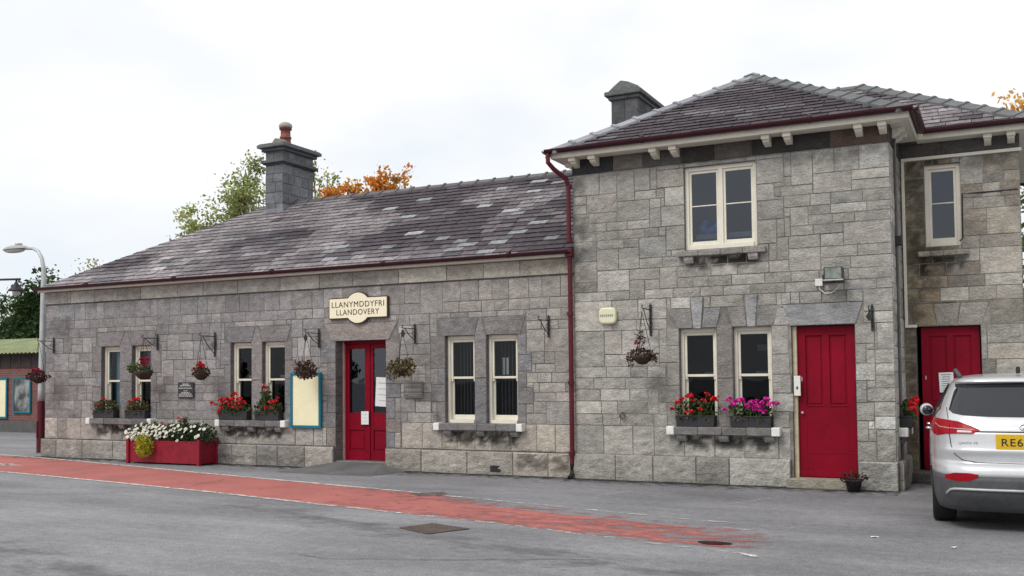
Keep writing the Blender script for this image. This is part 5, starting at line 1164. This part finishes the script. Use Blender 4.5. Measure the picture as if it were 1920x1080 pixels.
def rear_pt(x, z, off=0.0):
    w_, a, b_ = csl(z); yc, Lh = (a + b_) / 2, (b_ - a) / 2; t_ = min(.9995, abs(x) / max(w_, 1e-3))
    return Vector((x, yc - Lh * (1 - t_ ** NEX) ** (1 / NEX) - off, z))
def side_pt(y, z, sgn, off=0.0):
    w_, a, b_ = csl(z); yc, Lh = (a + b_) / 2, (b_ - a) / 2; t_ = min(.9995, abs(y - yc) / Lh)
    return Vector((sgn * (w_ * (1 - t_ ** NEX) ** (1 / NEX) + off), y, z))
def loft(zs, grow=0.0, n=144):
    q = MB(); pts = []
    for z in zs:
        w_, a, b_ = csl(z); w_ += grow; a -= grow; b_ += grow; yc, Lh = (a + b_) / 2, (b_ - a) / 2
        for k in range(n):
            an = 2 * math.pi * k / n; c_, s_ = math.cos(an), math.sin(an); f = lambda v: math.copysign(abs(v) ** (2 / NEX), v)
            pts.append((w_ * f(c_), yc + Lh * f(s_), z))
    q.v = pts
    for i in range(len(zs) - 1):
        for k in range(n):
            k2 = (k + 1) % n; q.f.append((i * n + k, i * n + k2, (i + 1) * n + k2, (i + 1) * n + k)); q.c.append((1, 1, 1)); q.mi.append(0)
    q.f.append(tuple(range(n - 1, -1, -1))); q.c.append((1, 1, 1)); q.mi.append(0); q.f.append(tuple((len(zs) - 1) * n + k for k in range(n))); q.c.append((1, 1, 1)); q.mi.append(0)
    return q
SILVER = mat('silver car paint', (.60, .61, .63, 1), rough=.28, nscale=40, namt=.02, n2=4, n2amt=.04, metal=.3, coat=.7, spec=.5)
CLAD = mat('dark grey cladding', (.075, .077, .082, 1), rough=.55, nscale=3, namt=.2, n2=20, n2amt=.15)
TYRE = mat('tyre rubber', (.016, .016, .017, 1), rough=.85, namt=.2)
CARGLASS = mat('dark car glass', (.012, .014, .018, 1), rough=.06, nscale=2, namt=.1, spec=.75)
TAIL = mat('red tail lamp', (.30, .003, .010, 1), rough=.35, nscale=12, namt=.25, n2=60, n2amt=.2, spec=.15, coat=.08)
TAILC = mat('clear lamp lens', (.55, .50, .50, 1), rough=.15, namt=.1, spec=.6)
SEAM = mat('dark panel gap', (.02, .02, .022, 1), rough=.8)
CHROME = mat('chrome', (.75, .76, .78, 1), rough=.15, namt=.02, metal=1.0)
PLATE = mat('yellow number plate', (.62, .40, .02, 1), rough=.4, namt=.04)
car = thing('parked_car', 'silver sport utility car parked nose first beside the second red door', 'car', (.21, -3.74, 0), R(3.2))
zs_b = [.60, .63, .66, .69, .715, .725, .74, .77, .80, .84, .87, .885, .90, .95, 1.0, 1.04, 1.06, 1.07, 1.08, 1.13, 1.18, 1.21, 1.24, 1.28, 1.32, 1.37, 1.42, 1.47, 1.52, 1.55, 1.57, 1.585, 1.595, 1.60, 1.61, 1.625, 1.64, 1.65, 1.66, 1.67, 1.68, 1.687, 1.692, 1.695]
def cut_arches(o):
    cutters = []
    for y in (1.02, 3.72):
        me = bpy.data.meshes.new('cut'); bm = bmesh.new(); bmesh.ops.create_cone(bm, cap_ends=True, segments=40, radius1=.405, radius2=.405, depth=3, matrix=Matrix.Translation((0, y, .36)) @ Matrix.Rotation(R(90), 4, 'Y')); 
        bmesh.ops.delete(bm, geom=[], context='VERTS'); bm.to_mesh(me); bm.free(); c = bpy.data.objects.new('cut', me); col.objects.link(c); cutters.append(c)
        md = o.modifiers.new('b', 'BOOLEAN'); md.operation = 'DIFFERENCE'; md.object = c; md.solver = 'EXACT'
    par = o.parent; o.parent = None
    dg = bpy.context.evaluated_depsgraph_get(); me2 = bpy.data.meshes.new_from_object(o.evaluated_get(dg)); o.modifiers.clear(); o.data = me2; o.parent = par
    for c in cutters: bpy.data.objects.remove(c)
body = loft(zs_b).build('body', SILVER, car, smooth=True, fixn=True); cut_arches(body)
bump_ = loft([.22, .28, .34, .38, .42, .46, .50, .55, .599], .004).build('lower_cladding', CLAD, car, smooth=True, fixn=True); cut_arches(bump_)
q = MB(); q.box(-.62, .62, .25, 4.4, .20, .62); q.build('underbody', SEAM, car)
def panel(fn, pts_lo, pts_hi, nx, nz, off):
    """grid between a lower and an upper outline, laid on the body surface"""
    q = MB(); G = []
    for j in range(nz + 1):
        for i in range(nx + 1):
            a = pts_lo(i / nx); b_ = pts_hi(i / nx); t_ = j / nz; G.append(fn(a[0] + (b_[0] - a[0]) * t_, a[1] + (b_[1] - a[1]) * t_, off))
    q.grid(G, nx, nz); return q
def pl(tab): return lambda t_: (smooth_interp([(k / (len(tab) - 1), p[0]) for k, p in enumerate(tab)], t_), smooth_interp([(k / (len(tab) - 1), p[1]) for k, p in enumerate(tab)], t_))
rw = panel(rear_pt, pl([(-.735, 1.30), (-.70, 1.265), (-.60, 1.245), (-.35, 1.232), (0, 1.228), (.35, 1.232), (.60, 1.245), (.70, 1.265), (.735, 1.30)]), pl([(-.70, 1.42), (-.675, 1.50), (-.63, 1.565), (-.35, 1.575), (0, 1.58), (.35, 1.575), (.63, 1.565), (.675, 1.50), (.70, 1.42)]), 40, 10, .006).build('rear_window', CARGLASS, car, smooth=True)
q = panel(rear_pt, pl([(-.66, 1.545), (0, 1.555), (.66, 1.545)]), pl([(-.66, 1.585), (0, 1.59), (.66, 1.585)]), 24, 2, .012); q.build('spoiler_shade', SEAM, car)
for sg, nm in ((-1, 'tail_lamp'), (1, 'tail_lamp')):
    lo = pl([(sg * .942, 1.13), (sg * .925, 1.06), (sg * .90, 1.03), (sg * .86, 1.015), (sg * .78, 1.04), (sg * .65, 1.05), (sg * .52, 1.05), (sg * .44, 1.085)]); hi = pl([(sg * .90, 1.205), (sg * .89, 1.205), (sg * .87, 1.203), (sg * .83, 1.20), (sg * .76, 1.195), (sg * .65, 1.18), (sg * .52, 1.135), (sg * .44, 1.092)])
    tl_ = panel(rear_pt, lo, hi, 28, 8, .010).build(nm, TAIL, car, smooth=True)
    q = panel(rear_pt, pl([(sg * .66, 1.065), (sg * .52, 1.065)]), pl([(sg * .66, 1.088), (sg * .52, 1.082)]), 8, 1, .014); q.build('reversing_lens', TAILC, tl_)
    q = MB(); q.tube([rear_pt(sg * x, z, .014) for x, z in ((.885, 1.19), (.87, 1.14), (.83, 1.115), (.76, 1.108), (.65, 1.102), (.5, 1.094))], .004, 6); q.build('light_guide', TAILC, tl_)
    q = MB(); q.tube([rear_pt(sg * .735, z, .012) for z in (1.19, 1.12, 1.05)], .003, 5); q.build('lamp_joint', SEAM, tl_)
    q = panel(rear_pt, pl([(sg * .82, .565), (sg * .70, .55), (sg * .56, .555), (sg * .47, .60)]), pl([(sg * .80, .60), (sg * .70, .635), (sg * .56, .64), (sg * .47, .625)]), 14, 3, .010); q.build('rear_reflector', TAIL, car, smooth=True)
    q = MB(); q.tube([rear_pt(sg * x, z, .001) for x, z in ((.755, 1.32), (.745, 1.22), (.738, 1.05), (.725, .93), (.69, .83), (.62, .77), (.5, .748), (.25, .74), (0, .738))], .005, 6); q.build('tailgate_seam', SEAM, car)
    q = MB(); q.tube([rear_pt(sg * x, z, .014) for x, z in ((.78, .40), (.765, .425), (.74, .45), (.70, .463), (.62, .467), (.5, .468), (.38, .468), (.25, .468), (.12, .468), (0, .468))], .015, 6); q.build('skid_strip', STEEL, car, smooth=True)
    q = MB(); q.tube([(sg * .60, .75, 1.66), (sg * .635, .85, 1.71), (sg * .64, 1.3, 1.735), (sg * .63, 2.2, 1.735), (sg * .60, 2.5, 1.68)], .022, 8); q.build('roof_rail', CLAD, car, smooth=True)
    fn = lambda y, z, off, sg=sg: side_pt(y, z, sg, off)
    q = panel(fn, pl([(.62, 1.30), (1.0, 1.19), (2.0, 1.15), (3.0, 1.12), (3.25, 1.12)]), pl([(.85, 1.47), (1.1, 1.54), (1.9, 1.575), (2.4, 1.53), (3.1, 1.18)]), 36, 6, .004); q.build('side_window', CARGLASS, car, smooth=True)
    for y in (1.55, 2.55):
        q = MB(); q.tube([fn(y, z, .006) for z in (1.15, 1.3, 1.45, 1.57)], .012, 5); q.build('window_pillar', SEAM, car)
    for y in (1.50, 2.62, 3.55):
        q = MB(); q.tube([fn(y, z, .0) for z in (.5, .7, .9, 1.1)], .005, 5); q.build('door_seam', SEAM, car)
    for y in (1.62, 2.72):
        q = MB(); q.tube([fn(y, 1.03, .0), fn(y + .03, 1.035, .04), fn(y + .17, 1.035, .04), fn(y + .2, 1.03, .0)], .014, 8); q.build('door_handle', CHROME, car, smooth=True)
    q = MB(); c0 = Vector((sg * .985, 2.95, 1.215))
    for k in range(1): q.lathe(0, 0, [(.001, -.095)] + [(math.sin(a) * 1.0 * .1, -math.cos(a) * .095) for a in [.25, .55, .9, 1.25, 1.57, 1.9, 2.25, 2.6, 2.9]] + [(.001, .095)], 18, sx=.95, sy=.9)
    q.tube([(-sg * .08, .02, -.05), (-sg * .2, .05, -.07)], .03, 8)
    mo = q.build('wing_mirror', SILVER, car, smooth=True); mo.location = c0; mo.scale = (.88, .88, .88)
    q = MB(); q.lathe(0, 0, [(.001, .022), (.05, .018), (.078, .008), (.086, -.02)], 24, sx=.92, sy=.85); g = q.build('mirror_glass', CARGLASS, mo, smooth=True); g.rotation_euler = (R(90), 0, R(-sg * 14)); g.location = (-sg * .022, -.078, -.008)
q = MB(); q.tube([rear_pt(x, 1.072, .002) for x in [k * .04 - .48 for k in range(25)]], .008, 6); q.build('tailgate_line', SEAM, car)
q = MB(); c_ = rear_pt(0, .965); q.box(-.29, .29, c_.y - .012, c_.y + .03, .885, 1.05); pt_ = q.build('number_plate', PLATE, car, bevel=.006)
text('RE6', pt_, 'registration', (-.135, c_.y - .013, .965), .20, .079, SEAM)
b0_ = rear_pt(-.56, .955, .005); text('SANTA FE', car, 'badge', (-.56, b0_.y, .955), .19, .022, CHROME, rot=(R(90), 0, R(-9)))
em = MB(); em.tube([(.062 * math.cos(a), 0, .034 * math.sin(a)) for a in [2 * math.pi * i / 24 for i in range(25)]], .006, 6); em.tube([(-.025, 0, -.028), (-.018, 0, .028)], .006, 6); em.tube([(.018, 0, -.028), (.025, 0, .028)], .006, 6); em.tube([(-.02, 0, -.004), (.02, 0, .006)], .006, 6)
eo = em.build('emblem', CHROME, car, smooth=True); e0 = rear_pt(0, 1.125, .008); eo.location = e0; eo.rotation_euler = (R(-20), 0, 0)
q = MB(); q.prism([(-.02, 1.69), (.09, 1.69), (.03, 1.765), (.0, 1.77)], lambda u, z, d: (d, .95 + u, z), -.02, .02); q.build('aerial_fin', SEAM, car, bevel=.008)
for sg in (-1, 1):
    for y in (1.02, 3.72):
        q = MB(); prof = [(.23, -.118), (.31, -.125), (.345, -.118), (.358, -.09), (.36, 0), (.358, .09), (.345, .118), (.31, .125), (.23, .118)]
        q.lathe(0, 0, prof, 36); wo = q.build('wheel', TYRE, car, smooth=True); wo.location = (sg * .80, y, .36); wo.rotation_euler = (0, R(90), 0)
        q = MB(); q.lathe(0, 0, [(.235, .10 * sg), (.22, .105 * sg), (.21, .06 * sg), (.06, .075 * sg), (.05, .09 * sg), (.001, .09 * sg)], 30)
        for k in range(5):
            a = 2 * math.pi * k / 5; q.tube([(.05 * math.cos(a), .05 * math.sin(a), .085 * sg), (.22 * math.cos(a), .22 * math.sin(a), .095 * sg)], [.035, .025], 6)
        q.build('rim', STEEL, wo, smooth=True)
# iron air vent low in the hall plinth
q = MB(); q.box(-8.03, -7.83, -.093, -.078, .06, .17)
part(q, 'air_vent', IRON, hall)
